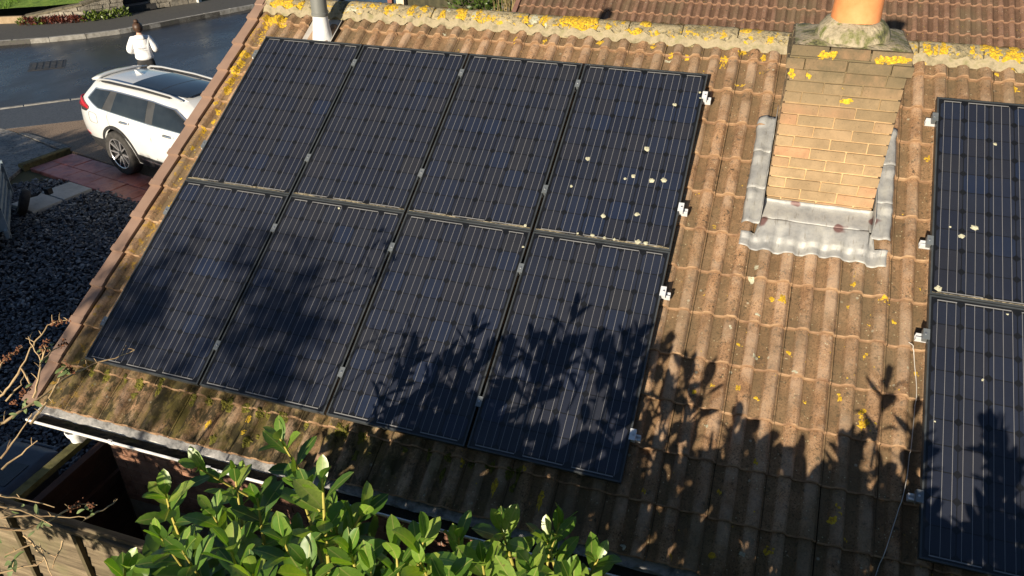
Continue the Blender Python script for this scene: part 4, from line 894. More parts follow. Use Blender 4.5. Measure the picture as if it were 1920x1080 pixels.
M['redlamp'] = surf('red lamp lens', [(.32, .008, .012), (.42, .015, .02)], 6, .15, 0, coat=.6); M['railsilver'] = surf('silver roof rail', [(.60, .60, .58), (.68, .68, .66)], 6, .3, 0, metal=.5)
M['rim_dark'] = surf('gloss black alloy', [(.012, .012, .013), (.02, .02, .021)], 6, .25, 0); M['rim'] = surf('machined alloy', [(.58, .58, .58), (.66, .66, .66)], 6, .25, 0, metal=.8)
ZR = [(.25, .80), (.40, .855), (.55, .885), (.70, .90), (.85, .897), (.95, .885), (1.02, .868), (1.10, .842), (1.30, .765), (1.48, .685), (1.56, .635), (1.605, .585)]
XR = [(.25, -.78), (.40, -.92), (.55, -.985), (.72, -.99), (.85, -.975), (1.0, -.945), (1.12, -.915), (1.30, -.83), (1.48, -.735), (1.56, -.70), (1.605, -.68), (1.70, -.62)]
XF = [(.25, 3.38), (.40, 3.55), (.70, 3.60), (.85, 3.50), (.95, 3.25), (1.02, 2.62), (1.10, 2.48), (1.30, 2.12), (1.48, 1.78), (1.56, 1.60), (1.605, 1.48), (1.70, 1.30)]
rows = [(z, w) for z, w in ZR] + [(1.655, .46), (1.685, .25), (1.693, 0)]
def roof_drop(x, z): return smooth(1.0, 1.6, z) * (.085 * max(0, (.35 - x) / 1.05) ** 1.7 + .05 * max(0, (x - .9) / .8) ** 2)
def ysd(x, z):
    w = interp(ZR, z); xr, xf = interp(XR, z), interp(XF, z)
    tr = max(0, (xr + .62 - x) / .62); tf = max(0, (x - (xf - .75)) / .75)
    return w * (1 - .145 * min(1, tr) ** 2.4 - .24 * min(1, tf) ** 2.2)
S_ = [0, .008, .02, .04, .07, .11, .15, .19, .23, .28, .34, .40, .46, .52, .58, .64, .70, .76, .82, .87, .91, .94, .965, .985, 1]
mb = MB(); nS = len(S_)
def carrow(z, w, side):
    xr, xf = interp(XR, z), interp(XF, z); out = []
    for s in S_:
        x = lerp(xr, xf, s)
        yy = ysd(x, z) * side if z <= 1.605 else w * side * (1 - .12 * max(0, (xr + .4 - x) / .4) ** 2)
        out.append(Vector((x, yy, z - roof_drop(x, z))))
    return out
for side in (-1, 1):
    b0 = len(mb.v); rr = [carrow(z, w, side) for z, w in rows]
    for q in rr: mb.v += q
    for i in range(len(rows) - 1):
        for j in range(nS - 1):
            f = [b0 + i * nS + j, b0 + i * nS + j + 1, b0 + (i + 1) * nS + j + 1, b0 + (i + 1) * nS + j]; mb.f.append(f if side == -1 else f[::-1]); mb.m.append(0)
H = len(rows) * nS
for i in range(len(rows) - 1):            # tailgate and nose: subdivided across
    for j, flip in ((0, False), (nS - 1, True)):
        a, b, c_, d_ = i * nS + j, (i + 1) * nS + j, H + (i + 1) * nS + j, H + i * nS + j; f = [a, b, c_, d_]; mb.f.append(f[::-1] if flip else f); mb.m.append(0)
mb.f.append([j for j in range(nS)] + [H + j for j in range(nS - 1, -1, -1)]); mb.m.append(0)
me = mb.mesh('body', [M['paint'], M['black']])
bmx = bmesh.new(); bmx.from_mesh(me); bmesh.ops.remove_doubles(bmx, verts=bmx.verts, dist=.0005); bmesh.ops.recalc_face_normals(bmx, faces=bmx.faces); bmx.to_mesh(me); bmx.free()
body = obj('body', me, car, world=False)
AX = (0.0, 2.705)
cut = MB()
for ax in AX:
    for sy in (-1, 1):
        cut.lathe([(.0001, -.30), (.405, -.30), (.405, .30), (.0001, .30)], Matrix.Translation((ax, sy * .86, .37)) @ Matrix.Scale(.93, 4, (1, 0, 0)) @ Matrix.Rotation(R(90), 4, 'X'), 36)
cme = cut.mesh('arch', [M['black']]); bmx = bmesh.new(); bmx.from_mesh(cme); bmesh.ops.remove_doubles(bmx, verts=bmx.verts, dist=.0005); bmesh.ops.recalc_face_normals(bmx, faces=bmx.faces); bmx.to_mesh(cme); bmx.free()
cutter = bpy.data.objects.new('arch', cme); col.objects.link(cutter); cutter.location = car.location; cutter.rotation_euler = car.rotation_euler
bm_mod = body.modifiers.new('arches', 'BOOLEAN'); bm_mod.operation = 'DIFFERENCE'; bm_mod.object = cutter; bm_mod.solver = 'EXACT'; bm_mod.material_mode = 'TRANSFER'
bpy.context.view_layer.update(); bake(body); bpy.data.objects.remove(cutter)
body.data.polygons.foreach_set('use_smooth', [True] * len(body.data.polygons)); body.data.set_sharp_from_angle(angle=R(34))
def sidepoly(name, pts, off, mat, par, sy=-1, thick=.02):
    n = len(pts); f = lambda x, z, o_: Vector((x, sy * (ysd(x, z) + o_), z - roof_drop(x, z) * .6))
    # subdivide the outline so that it follows the curved side
    q = []
    for i in range(n):
        a, b = pts[i], pts[(i + 1) % n]
        for k in range(4): q.append((lerp(a[0], b[0], k / 4), lerp(a[1], b[1], k / 4)))
    n = len(q); cx = sum(p[0] for p in q) / n; cz = sum(p[1] for p in q) / n; m = MB()
    def tri(a, b, c_, lev):                # split until the polygon follows the curved side
        if lev == 0:
            t3 = [f(*a, off), f(*b, off), f(*c_, off)]; m.add(t3, [(0, 1, 2)] if sy < 0 else [(2, 1, 0)]); return
        ab, bc, ca = [((p[0] + k[0]) / 2, (p[1] + k[1]) / 2) for p, k in ((a, b), (b, c_), (c_, a))]
        for w in ((a, ab, ca), (ab, b, bc), (ca, bc, c_), (ab, bc, ca)): tri(*w, lev - 1)
    for i in range(n):
        tri(q[i], q[(i + 1) % n], (cx, cz), 3)
        a, b = q[i], q[(i + 1) % n]; w = [f(*a, off), f(*b, off), f(*b, off - thick), f(*a, off - thick)]; m.add(w, [(3, 2, 1, 0)] if sy < 0 else [(0, 1, 2, 3)])
    return build(m, name, mat, par, 40, local=True)
for sy in (-1, 1):
    sidepoly('window_trim', [(-.70, 1.20), (-.53, 1.47), (-.1, 1.505), (.9, 1.51), (1.40, 1.475), (2.16, 1.055), (.9, 1.02), (-.05, 1.035), (-.36, 1.045)], .004, M['chrome'], body, sy)
    sidepoly('door_pillar', [(-.66, 1.205), (-.51, 1.45), (-.1, 1.485), (.9, 1.49), (1.38, 1.455), (2.08, 1.065), (.9, 1.04), (-.05, 1.052), (-.34, 1.062)], .007, M['grey_pillar'], body, sy)
    sidepoly('side_window', [(-.64, 1.205), (-.50, 1.44), (-.10, 1.472), (-.24, 1.062), (-.33, 1.07)], .011, M['glassdark'], body, sy)
    sidepoly('side_window', [(-.02, 1.055), (.06, 1.478), (.80, 1.482), (.80, 1.048)], .011, M['glassdark'], body, sy)
    sidepoly('side_window', [(.97, 1.048), (.97, 1.482), (1.36, 1.448), (2.04, 1.072)], .011, M['glassdark'], body, sy)
    # tail lamp wrapping round the corner
    lamp = MB(); q = []
    for i in range(9):
        f = i / 8
        if f < .55: x = lerp(-.60, -.955, f / .55); zt = lerp(1.03, 1.165, f / .55); zb = lerp(.985, .985, f / .55)
        else: x = None; zt, zb = 1.165, .985
        for z in (zb, zt):
            if x is not None: xx_ = max(x, interp(XR, z) + .004); q.append(Vector((xx_ - (0 if f < .5 else .008), sy * (ysd(xx_, z) + .012), z)))
            else: g = (f - .55) / .45; yy = lerp(ysd(interp(XR, z), z), .56, g); q.append(Vector((interp(XR, z) - .018, sy * yy, z)))
    lamp.add(q, [(2 * i, 2 * i + 1, 2 * i + 3, 2 * i + 2) if sy > 0 else (2 * i, 2 * i + 2, 2 * i + 3, 2 * i + 1) for i in range(8)])
    lo_ = build(lamp, 'tail_light', M['redlamp'], body, 60, local=True); lo_.modifiers.new('t', 'SOLIDIFY').thickness = .02
    sidepoly('lamp_base', [(-.93, .978), (-.62, .978), (-.70, .93), (-.90, .91)], .010, M['black'], body, sy)
    # black cladding along sill and bumper, arch rings
    sidepoly('sill_cladding', [(.43, .255), (.41, .44), (2.28, .44), (2.30, .255)], .012, M['black'], body, sy)
    sidepoly('sill_trim', [(.50, .37), (.50, .395), (2.2, .395), (2.2, .37)], .020, M['chrome'], body, sy)
    sidepoly('bumper_cladding', [(-.90, .26), (-.93, .46), (-.39, .52), (-.36, .255)], .010, M['black'], body, sy)
    sidepoly('reflector', [(-.93, .50), (-.93, .545), (-.80, .535), (-.80, .50)], .012, M['redlamp'], body, sy)
    for ax in AX:
        arch = MB(); n = 28
        for i in range(n + 1):
            a = R(-12) + R(204) * i / n
            for rr_, oo in ((.400, -.03), (.402, .014), (.452, .012), (.455, .0)):
                x, z = ax + rr_ * .93 * math.cos(a), .37 + rr_ * math.sin(a); z = max(z, .26); arch.v.append(Vector((x, sy * (ysd(x, z) + oo), z)))
        for i in range(n):
            for j in range(3): f = [i * 4 + j, (i + 1) * 4 + j, (i + 1) * 4 + j + 1, i * 4 + j + 1]; arch.f.append(f if sy < 0 else f[::-1]); arch.m.append(0)
        build(arch, 'wheel_arch', M['black'], body, 40, local=True)
    for hx in (.30, 1.32):
        y0 = ysd(hx, .94); h = MB().tube([(hx - .11, sy * (y0 + .008), .935), (hx - .08, sy * (y0 + .035), .94), (hx + .08, sy * (y0 + .035), .945), (hx + .11, sy * (y0 + .008), .945)], .016, 8)
        build(h, 'door_handle', M['chrome'], body, 40, local=True)
    for gx_ in ((-.02 if False else .88),):
        pass
    # door gaps and fuel flap as thin recessed lines
    for ln_ in ([(.88, 1.03), (.89, .8), (.90, .45)], [(-.08, 1.05), (-.14, .95), (-.10, .80), (.05, .74)] + [],):
        p = [Vector((x, sy * (ysd(x, z) + .0015), z)) for x, z in ln_]; build(MB().tube(p, .0035, 5), 'door_gap', M['black'], body, local=True)
    fl = [Vector((-.52 + .115 * (abs(math.cos(a)) ** .5) * (1 if math.cos(a) > 0 else -1), 0, .86 + .085 * (abs(math.sin(a)) ** .5) * (1 if math.sin(a) > 0 else -1))) for a in [6.283 * i / 28 for i in range(29)]]
    if sy < 0: build(MB().tube([Vector((p.x, -(ysd(p.x, p.z) + .001), p.z)) for p in fl], .0028, 5, False), 'fuel_flap_gap', M['grey_pillar'], body, local=True)
    # roof rail
    zr = lambda x: 1.628 - roof_drop(x, 1.63)
    rl = MB().tube([(-.56, sy * .56, zr(-.56) + .002), (-.48, sy * .57, zr(-.48) + .045), (-.2, sy * .575, zr(-.2) + .06), (.6, sy * .575, zr(.6) + .062), (1.2, sy * .56, zr(1.2) + .05), (1.42, sy * .545, zr(1.42) + .004)], [.024, .026, .022, .020, .022, .022], 10)
    rb = build(rl, 'roof_rail', M['railsilver'], body, 50, local=True)
    build(MB().tube([(-.4, sy * .585, zr(-.4) + .012), (.6, sy * .59, zr(.6) + .015), (1.2, sy * .575, zr(1.2) + .01)], .024, 8), 'rail_gap', M['black'], rb, local=True)
    mr = MB().lathe([(.0001, -.11), (.07, -.10), (.095, -.03), (.09, .06), (.0001, .10)], Matrix.Translation((2.02, sy * 1.02, 1.06)) @ Matrix.Rotation(R(90), 4, 'X') @ Matrix.Scale(.8, 4), 14); mr.box((1.98, min(sy * .84, sy * .96), 1.03), (2.04, max(sy * .84, sy * .96), 1.06))
    build(mr, 'door_mirror', M['paint'], body, 50, local=True)
# tailgate glass, panoramic roof, spoiler, fin
def rearp(y, z, o_=0): return Vector((interp(XR, z) - o_, y, z - roof_drop(interp(XR, z), z)))
build(MB().add([rearp(-.66, 1.14, .006), rearp(.66, 1.14, .006), rearp(.60, 1.3, .006), rearp(.53, 1.5, .006), rearp(-.53, 1.5, .006), rearp(-.60, 1.3, .006)], [(0, 5, 2, 1), (5, 4, 3, 2)]), 'rear_window', M['glassdark'], body, local=True)
mb = MB()
def zroof(x, y): return interp([(0, 1.693), (.25, 1.685), (.46, 1.655), (.585, 1.605)], abs(y)) - roof_drop(x, 1.66)
mb.grid(10, 8, lambda a, b: Vector((lerp(.22, 1.44, a) - (.0 if a < .5 else 0), (y_ := lerp(-.47, .47, b) * (1 - .10 * max(0, a - .85) / .15)), zroof(lerp(.22, 1.44, a), y_) + .006)))
pr2 = build(mb, 'panoramic_roof', M['glassdark'], body, 50, local=True)
build(MB().tube([(.86, -.46, zroof(.86, -.46) + .006), (.86, -.25, zroof(.86, .25) + .006), (.86, 0, zroof(.86, 0) + .006), (.86, .25, zroof(.86, .25) + .006), (.86, .46, zroof(.86, .46) + .006)], .004, 5), 'roof_seam', M['black'], pr2, local=True)
mb = MB(); mb.grid(8, 3, lambda a, b: Vector((lerp(-.58, -.735, b) + .05 * (abs(a - .5) * 2) ** 2 * b, lerp(-.57, .57, a), zroof(-.62, lerp(-.57, .57, a) * .9) + .012 - .03 * b)))
sp_ = build(mb, 'spoiler', M['paint'], body, 50, local=True); sp_.modifiers.new('t', 'SOLIDIFY').thickness = -.035
build(MB().add([(-.22, -.005, zroof(-.2, 0) - .01), (-.02, -.03, zroof(0, 0) - .01), (-.02, .03, zroof(0, 0) - .01), (-.24, 0, zroof(-.2, 0) + .075), (-.19, 0, zroof(-.2, 0) + .075)], [(0, 1, 4, 3), (2, 0, 3, 4)[::1], (1, 2, 4)]), 'antenna_fin', M['paint'], body, local=True)
def zm(z): return z * 1.07 if z < 1.02 else 1.0914 + (z - 1.02) * .74
def remap(o):
    for v in o.data.vertices: v.co.z = zm(v.co.z)
    o.data.update()
    for q in o.children: remap(q)
bpy.context.view_layer.update(); remap(body)
# wheels
whl = {}
Mw = Matrix.Rotation(R(90), 4, 'X')
tyre_me = MB().lathe([(.245, -.105), (.30, -.112), (.345, -.108), (.362, -.09), (.366, -.05), (.366, .05), (.362, .09), (.345, .108), (.30, .112), (.245, .105)], Mw, 40).mesh('tyre', M['tyre'], 50)
rim_me = MB().lathe([(.0001, .03), (.20, .03), (.232, .05), (.238, .095), (.252, .104), (.252, -.1), (.23, -.1)], Mw, 40).mesh('rim', M['rim_dark'], 40)
lip_me = MB().lathe([(.236, .098), (.243, .107), (.254, .107), (.256, .100)], Mw, 40).mesh('rim_lip', M['rim'], 60)
sp_me = MB()
for k in range(5):
    for s in (-1, 1):
        a0 = k * 6.283 / 5 + s * .10; a1 = k * 6.283 / 5 + s * .30
        p0 = Vector((math.cos(a0) * .045, math.sin(a0) * .045, .075)); p1 = Vector((math.cos(a1) * .243, math.sin(a1) * .243, .098)); d = (p1 - p0).normalized(); sdv = d.cross(Vector((0, 0, 1))); w0, w1 = .012, (.020 if s > 0 else .009)
        vs = [p0 - sdv * w0, p0 + sdv * w0, p1 + sdv * w1, p1 - sdv * w1]; vs += [v - Vector((0, 0, .03)) for v in vs]
        sp_me.add([Mw @ v for v in vs], [(0, 1, 2, 3), (0, 4, 5, 1), (1, 5, 6, 2), (2, 6, 7, 3), (3, 7, 4, 0)])
spk = sp_me.mesh('spokes', M['rim']); hub_me = MB().lathe([(.0001, .088), (.030, .088), (.045, .078), (.05, .03)], Mw, 20).mesh('hub_cap', M['rim_dark'], 40)
for ax in AX:
    for sy in (-1, 1):
        w = obj('wheel', tyre_me, car, (ax, sy * .82, .390), (0, 0, 0 if sy < 0 else R(180)), False); w.scale = (.93, 1.1, 1.066)
        obj('rim', rim_me, w, world=False); obj('rim_lip', lip_me, w, world=False); obj('spokes', spk, w, (0, 0, 0), (0, R(20), 0), False); obj('hub_cap', hub_me, w, world=False)

# ------------------------------------------------------------------ person in the road
M['skin'] = surf('skin', [(.44, .25, .17), (.52, .31, .22)], 8, .55, .1); M['hoodie'] = surf('white fleece', [(.66, .66, .66), (.76, .76, .76)], 20, .95, .5, 40, .01)
M['legging'] = surf('black legging', [(.010, .010, .011), (.02, .02, .021)], 8, .75, .2); M['hair'] = surf('brown hair', [(.03, .016, .010), (.075, .038, .02)], 30, .5, .6, 60); M['print'] = surf('grey print', [(.30, .31, .33), (.36, .37, .39)], 5, .8, 0); M['shoe'] = surf('dark shoe', [(.02, .02, .022), (.04, .04, .045)], 8, .7, .1)
per = thing('person', 'person in white hoodie and black leggings, hair in a bun, standing in the road', 'person', (-8.46, 10.22, -1.955), (0, 0, R(36)))
def skin(name, verts, edges, mat, par, root=0, sub=2, sm=None):
    me = bpy.data.meshes.new(name); me.from_pydata([v[0] for v in verts], edges, []); me.materials.append(mat)
    o = obj(name, me, par, world=False); o.modifiers.new('skin', 'SKIN'); 
    sv = o.data.skin_vertices[0].data if len(o.data.skin_vertices) else None
    if sv is None:
        bpy.context.view_layer.objects.active = o; bpy.ops.mesh.customdata_skin_add(); sv = o.data.skin_vertices[0].data
    for i, v in enumerate(verts): sv[i].radius = v[1] if isinstance(v[1], tuple) else (v[1], v[1]); sv[i].use_root = i == root
    o.modifiers[0].use_smooth_shade = True; o.modifiers.new('sub', 'SUBSURF').render_levels = sub; o.modifiers['sub'].levels = sub
    bpy.context.view_layer.update(); bake(o); o.data.materials.clear(); o.data.materials.append(mat); o.data.polygons.foreach_set('use_smooth', [True] * len(o.data.polygons)); return o
B = [((0, 0, .90), (.15, .11)), ((0, 0, 1.05), (.13, .10)), ((0, .0, 1.22), (.15, .11)), ((0, 0, 1.36), (.12, .09)), ((0, .01, 1.43), .055), ((0, .03, 1.49), .058), ((0, .045, 1.56), (.09, .10)), ((0, .05, 1.63), (.075, .085))]
E_ = [(i, i + 1) for i in range(7)]
for s in (-1, 1):
    k = len(B); B += [((s * .15, 0, 1.37), .055), ((s * .24, -.03, 1.12), .043), ((s * .12, .20, 1.10), .034), ((s * .075, .27, 1.12), (.035, .02))]; E_ += [(3, k), (k, k + 1), (k + 1, k + 2), (k + 2, k + 3)]
    for q in range(5):
        m_ = len(B); ofs = (-.028 + q * .014); 
        if q == 0: B += [((s * (.045), .27, 1.145), .009), ((s * .03, .30, 1.155), .008)]; E_ += [(k + 2, m_), (m_, m_ + 1)]
        else: B += [((s * .06, .315, 1.115 + ofs), .009), ((s * .035, .335 - .004 * q, 1.125 + ofs), .0075)]; E_ += [(k + 3, m_), (m_, m_ + 1)]
    k = len(B); B += [((s * .095, 0, .84), .098), ((s * .10, .01, .48), .062), ((s * .105, -.02, .09), .042), ((s * .11, .12, .03), (.04, .025))]; E_ += [(0, k), (k, k + 1), (k + 1, k + 2), (k + 2, k + 3)]
pb = skin('body', B, E_, M['skin'], per)
hd = [((0, 0, .90), (.205, .155)), ((0, -.01, 1.0), (.21, .16)), ((0, -.01, 1.18), (.20, .15)), ((0, -.005, 1.32), (.185, .13)), ((0, -.01, 1.40), (.125, .10)), ((0, 0, 1.445), (.085, .08))]
he = [(i, i + 1) for i in range(5)]
for s in (-1, 1):
    k = len(hd); hd += [((s * .17, 0, 1.36), .088), ((s * .27, -.04, 1.12), .078), ((s * .235, .07, 1.085), .072), ((s * .13, .19, 1.11), .048)]; he += [(3, k), (k, k + 1), (k + 1, k + 2), (k + 2, k + 3)]
ho = skin('hoodie', hd, he, M['hoodie'], per, 2)
skin('hood', [((-.10, -.03, 1.40), .045), ((-.06, -.11, 1.405), .055), ((0, -.135, 1.39), .062), ((.06, -.11, 1.405), .055), ((.10, -.03, 1.40), .045)], [(0, 1), (1, 2), (2, 3), (3, 4)], M['hoodie'], ho, 2)
lg = [((0, 0, 1.0), (.17, .125)), ((0, -.01, .86), (.18, .14))]; le = [(0, 1)]
for s in (-1, 1): k = len(lg); lg += [((s * .095, -.005, .78), .118), ((s * .10, .01, .48), .075), ((s * .105, -.02, .12), .055)]; le += [(1, k), (k, k + 1), (k + 1, k + 2)]
skin('leggings', lg, le, M['legging'], per)
for s in (-1, 1): skin('shoe', [((s * .107, -.05, .045), .045), ((s * .11, .06, .04), .045), ((s * .115, .15, .03), .03)], [(0, 1), (1, 2)], M['shoe'], per, 1)
hm = MB().lathe([(.0001, -.115), (.06, -.105), (.095, -.06), (.112, 0), (.10, .055), (.065, .095), (.0001, .115)], Matrix.Translation((0, .015, 1.595)) @ Matrix.Diagonal((.92, 1.05, 1, 1)), 20)
hm.lathe([(.0001, -.045), (.038, -.03), (.052, 0), (.038, .032), (.0001, .045)], Matrix.Translation((0, -.03, 1.725)), 14)
for i_, v in enumerate(hm.v): hm.v[i_] = v + Vector((noise.noise(v * 30), noise.noise(v * 30 + Vector((3, 0, 0))), noise.noise(v * 30 + Vector((0, 5, 0))))) * .008
hr = build(hm, 'hair', M['hair'], per, 80, local=True)
for s in (-1, 1): skin('ear', [((s * .083, .05, 1.535), (.008, .014)), ((s * .086, .046, 1.565), (.010, .018))], [(0, 1)], M['skin'], pb)
skin('nose', [((0, .135, 1.565), .010), ((0, .152, 1.54), .014)], [(0, 1)], M['skin'], pb)
for s in (-1, 1): build(MB().lathe([(.0001, .012), (.009, .008), (.012, 0), (.0001, -.01)], Matrix.Translation((s * .032, .128, 1.568)), 10), 'eye', M['legging'], pb, local=True)
build(MB().box((-.022, .128, 1.505), (.022, .139, 1.511)), 'mouth', surf('lips', [(.35, .12, .1), (.4, .15, .12)], 5, .5, 0), pb, local=True)
# small grey print on the back of the hoodie: emblem over two lines of lettering
def backy(x, z): return -.166
for z, xs in ((1.235, [(-.012, .012)]), (1.185, [(-.075 + i * .022, -.060 + i * .022) for i in range(7)]), (1.165, [(-.05 + i * .017, -.040 + i * .017) for i in range(6)]), (1.135, [(-.10 + i * .02, -.086 + i * .02) for i in range(10)])):
    mb = MB()
    for a, b in xs: mb.box((a - .03, -.17, z), (b - .03, -.162, z + (.012 if z > 1.17 else .006)))
    build(mb, 'print', M['print'], ho, local=True)

# ------------------------------------------------------------------ small trailer at the left edge, wheelie bin, fences
trl = thing('trailer', 'old grey steel trailer with a spare tyre at the left edge', 'trailer', (-6.5, 4.1, -2.0))
M['trail'] = surf('weathered galvanised steel', [(.13, .17, .19), (.22, .27, .30), (.16, .21, .24)], 5, .6, .3, rnd=.06); M['blue'] = surf('blue tape', [(.012, .05, .30), (.02, .07, .38)], 4, .5, 0); M['whitep'] = surf('white sticker', [(.6, .6, .6), (.7, .7, .7)], 4, .5, 0)
P0, P1 = Vector((-6.80, 4.95, 0)), Vector((-5.55, 3.75, 0))      # near side runs from far corner to near corner
d = (P1 - P0).normalized(); nn = Vector((-d.y, d.x, 0)); nn = nn if nn.x < 0 else -nn; LEN = (P1 - P0).length
def tp(s, o_, z): return P0 + d * s + nn * o_ + Vector((0, 0, z))
def tbox(s0, s1, o0_, o1_, z0, z1, name, mat, par=trl):
    vs = [tp(s, o_, z) for z in (z0, z1) for o_ in (o0_, o1_) for s in (s0, s1)]
    return build(MB().add(vs, [(0, 2, 3, 1), (4, 5, 7, 6), (0, 1, 5, 4), (2, 6, 7, 3), (0, 4, 6, 2), (1, 3, 7, 5)]), name, mat, par)
TB = -1.62
tbox(0, LEN, .03, .06, TB, TB + .42, 'side_panel', M['trail']); tbox(0, LEN, .06, 1.4, TB - .02, TB + .01, 'floor_panel', M['trail']); tbox(LEN - .03, LEN, .06, 1.4, TB, TB + .42, 'end_panel', M['trail'])
for k, z in enumerate((TB + .10, TB + .24, TB + .385)): tbox(0, LEN, .005, .032, z, z + .03, 'rib', M['trail'])
tbox(LEN - .05, LEN + .01, -.02, .05, TB - .14, TB + .50, 'corner_post', M['trail']); tbox(.0, .05, -.02, .05, TB - .1, TB + .45, 'corner_post', M['trail'])
tbox(.2, LEN - .08, .024, .031, TB + .045, TB + .095, 'blue_stripe', M['blue']); tbox(LEN - .34, LEN - .20, .022, .03, TB - .01, TB + .03, 'sticker', M['whitep'])
tbox(0, LEN, .0, .05, TB - .10, TB - .02, 'chassis_bar', M['trail']); tbox(LEN - .01, LEN + .09, -.01, .03, TB - .10, TB + .02, 'tow_bracket', M['trail'])
wc = tp(LEN * .45, -.15, -1.77)
build(MB().lathe([(.09, -.05), (.15, -.065), (.19, -.06), (.205, -.03), (.205, .03), (.19, .06), (.15, .065), (.09, .05)], Matrix.Translation(tp(.42, -.16, -1.76)) @ (Vector((0, 0, 1)).rotation_difference(nn + Vector((0, 0, .5)))).to_matrix().to_4x4(), 28), 'wheel', M['tyre'], trl, 50)
build(MB().lathe([(.0001, -.02), (.09, -.02), (.095, .03), (.0001, .02)], Matrix.Translation(tp(.42, -.16, -1.76)) @ (Vector((0, 0, 1)).rotation_difference(nn + Vector((0, 0, .5)))).to_matrix().to_4x4(), 20), 'wheel_rim', M['trail'], trl, 50)
build(MB().tube([tp(.42, -.16, -1.70), tp(.36, -.36, -1.70), tp(.36, -.42, -1.66)], .02, 8).box(tp(.30, -.46, -1.74), tp(.30, -.46, -1.74) + Vector((.09, .09, .10))), 'jockey_clamp', M['black'], trl)
build(MB().tube([tp(LEN * .8, .30, TB - .08), tp(LEN * .9, .30, -2.02)], .025, 8), 'prop_stand', M['black'], trl)

wb_ = thing('wheelie_bin', 'dark grey wheelie bin with closed lid below the gutter corner', 'wheelie bin', (-1.33, -.10, -2.5), (0, 0, R(2)))
M['bin'] = surf('dark grey bin plastic', [(.07, .08, .095), (.11, .12, .14)], 6, .45, .2, local=True)
def taper(z): return lerp(.20, .275, z / .96), lerp(.24, .34, z / .96)
mb = MB()
for z in (.05, .5, .93, .97):
    a, b = taper(z); a += .012 if z == .97 else 0; b += .012 if z == .97 else 0
    for x, y in ((-a, -b + .05), (-a + .05, -b), (a - .05, -b), (a, -b + .05), (a, b - .05), (a - .05, b), (-a + .05, b), (-a, b - .05)): mb.v.append(Vector((x, y, z)))
for i in range(3):
    for j in range(8): mb.f.append([i * 8 + j, i * 8 + (j + 1) % 8, (i + 1) * 8 + (j + 1) % 8, (i + 1) * 8 + j]); mb.m.append(0)
mb.f.append(list(range(7, -1, -1))); mb.m.append(0); build(mb, 'bin_body', M['bin'], wb_, local=True)
mb = MB()
def lidf(a, b):
    x = lerp(-.305, .305, a); y = lerp(-.37, .37, b); e = max(abs(a - .5), abs(b - .5)) * 2; k = (abs(a - .5) * 2) ** 8 + (abs(b - .5) * 2) ** 8
    s = 1 if k <= 1 else k ** (-1 / 8)
    inner = smooth(.86, .78, e); return Vector((x * s, y * s, 1.0 + .035 * smooth(1, .9, e) + .022 * inner + .012 * math.cos((a - .5) * 3)))
mb.grid(26, 26, lidf); ld = build(mb, 'lid', M['bin'], wb_, 50, local=True); ld.modifiers.new('t', 'SOLIDIFY').thickness = .02
build(MB().box((-.20, -.16, 1.062), (.20, .10, 1.070)), 'lid_panel', surf('lid emblem plate', [(.03, .035, .045), (.05, .055, .065)], 30, .4, .4), ld, local=True)
build(MB().tube([(-.2, .40, .99), (.2, .40, .99)], .017, 8).box((-.22, .33, .97), (-.18, .41, 1.01)).box((.18, .33, .97), (.22, .41, 1.01)), 'handle', M['bin'], wb_, local=True)
for s in (-1, 1): build(MB().lathe([(.0001, -.03), (.09, -.03), (.1, -.015), (.1, .015), (.09, .03), (.0001, .03)], Matrix.Translation((s * .25, .26, .10)) @ Matrix.Rotation(R(90), 4, 'Y'), 18), 'wheel', M['tyre'], wb_, 40, local=True)

M['brownboard'] = surf('red-brown stained board', [(.030, .013, .009), (.055, .025, .016)], 9, .8, .4, 40, rnd=.15)
M['lapboard'] = None
t = NT('weathered lap board'); p = t.scale(t.pos(), (.6, 6, 6)); c = t.ramp(t.noise(5, 6, .7, p), [(.3, (.06, .046, .028)), (.5, (.13, .10, .062)), (.7, (.21, .165, .105))])
h = t.new('HueSaturation'); t.put(h.inputs['Color'], c); t.put(h.inputs['Value'], t.math('MULTIPLY_ADD', t.rand(), .4, .8)); c = h.outputs[0]
c = t.mix(t.ramp(t.noise(3, 4, .6), [(.5, 0), (.7, .6)]), c, (.13, .12, .06)); t.bump(t.noise(16, 5, .7, p), .6, .006); M['lapboard'] = t.fin(c, .85, 0, .3)
sf = thing('side_fence', 'dark red-brown boarded fence between house corner and back fence', 'fence', (-.28, -.2, -2.5))
zz = -2.5
while zz < -1.06:
    build(MB().box((-.31, -.66, zz), (-.285, .16, zz + .142), None, .002), 'fence_board', M['brownboard'], sf); zz += .147
build(MB().box((-.33, -.66, -1.065), (-.265, .16, -1.02)), 'top_rail', M['brownboard'], sf); build(MB().box((-.283, -.66, -1.42), (-.245, .16, -1.34)), 'cross_rail', M['brownboard'], sf)
mossw = surf('algae green timber', [(.07, .065, .022), (.14, .13, .045), (.17, .15, .07)], 8, .9, .5, 40)
bf = thing('bin_store_frame', 'timber bin store frame with green algae on its top beam', 'frame', (-.5, -.2, -2.5))
build(MB().box((-.52, -.68, -1.06), (-.44, .30, -1.005), None, .003), 'top_beam', mossw, bf)
for x_, y_ in ((-.52, .24), (-.52, -.66), (-.74, .40)): build(MB().box((x_, y_, -2.5), (x_ + .07, y_ + .07, -1.062)), 'post', surf('dark post', [(.04, .034, .025), (.075, .065, .045)], 8, .9, .3), bf)
o = build(MB().lathe([(.055, .0), (.06, .012), (.08, .012), (.085, 0), (.08, -.012), (.06, -.012), (.055, 0)], Matrix.Translation((-.36, -.42, -1.30)) @ Matrix.Rotation(R(90), 4, 'Y'), 24), 'plastic_ring', M['pvc_dirty'], None, 50); tag(o, 'white plastic ring hanging beside the green timber beam', 'ring')
bk = thing('back_fence', 'weathered lap board fence with capping, behind the laurel at bottom left', 'fence', (1.5, -.72, -2.5))
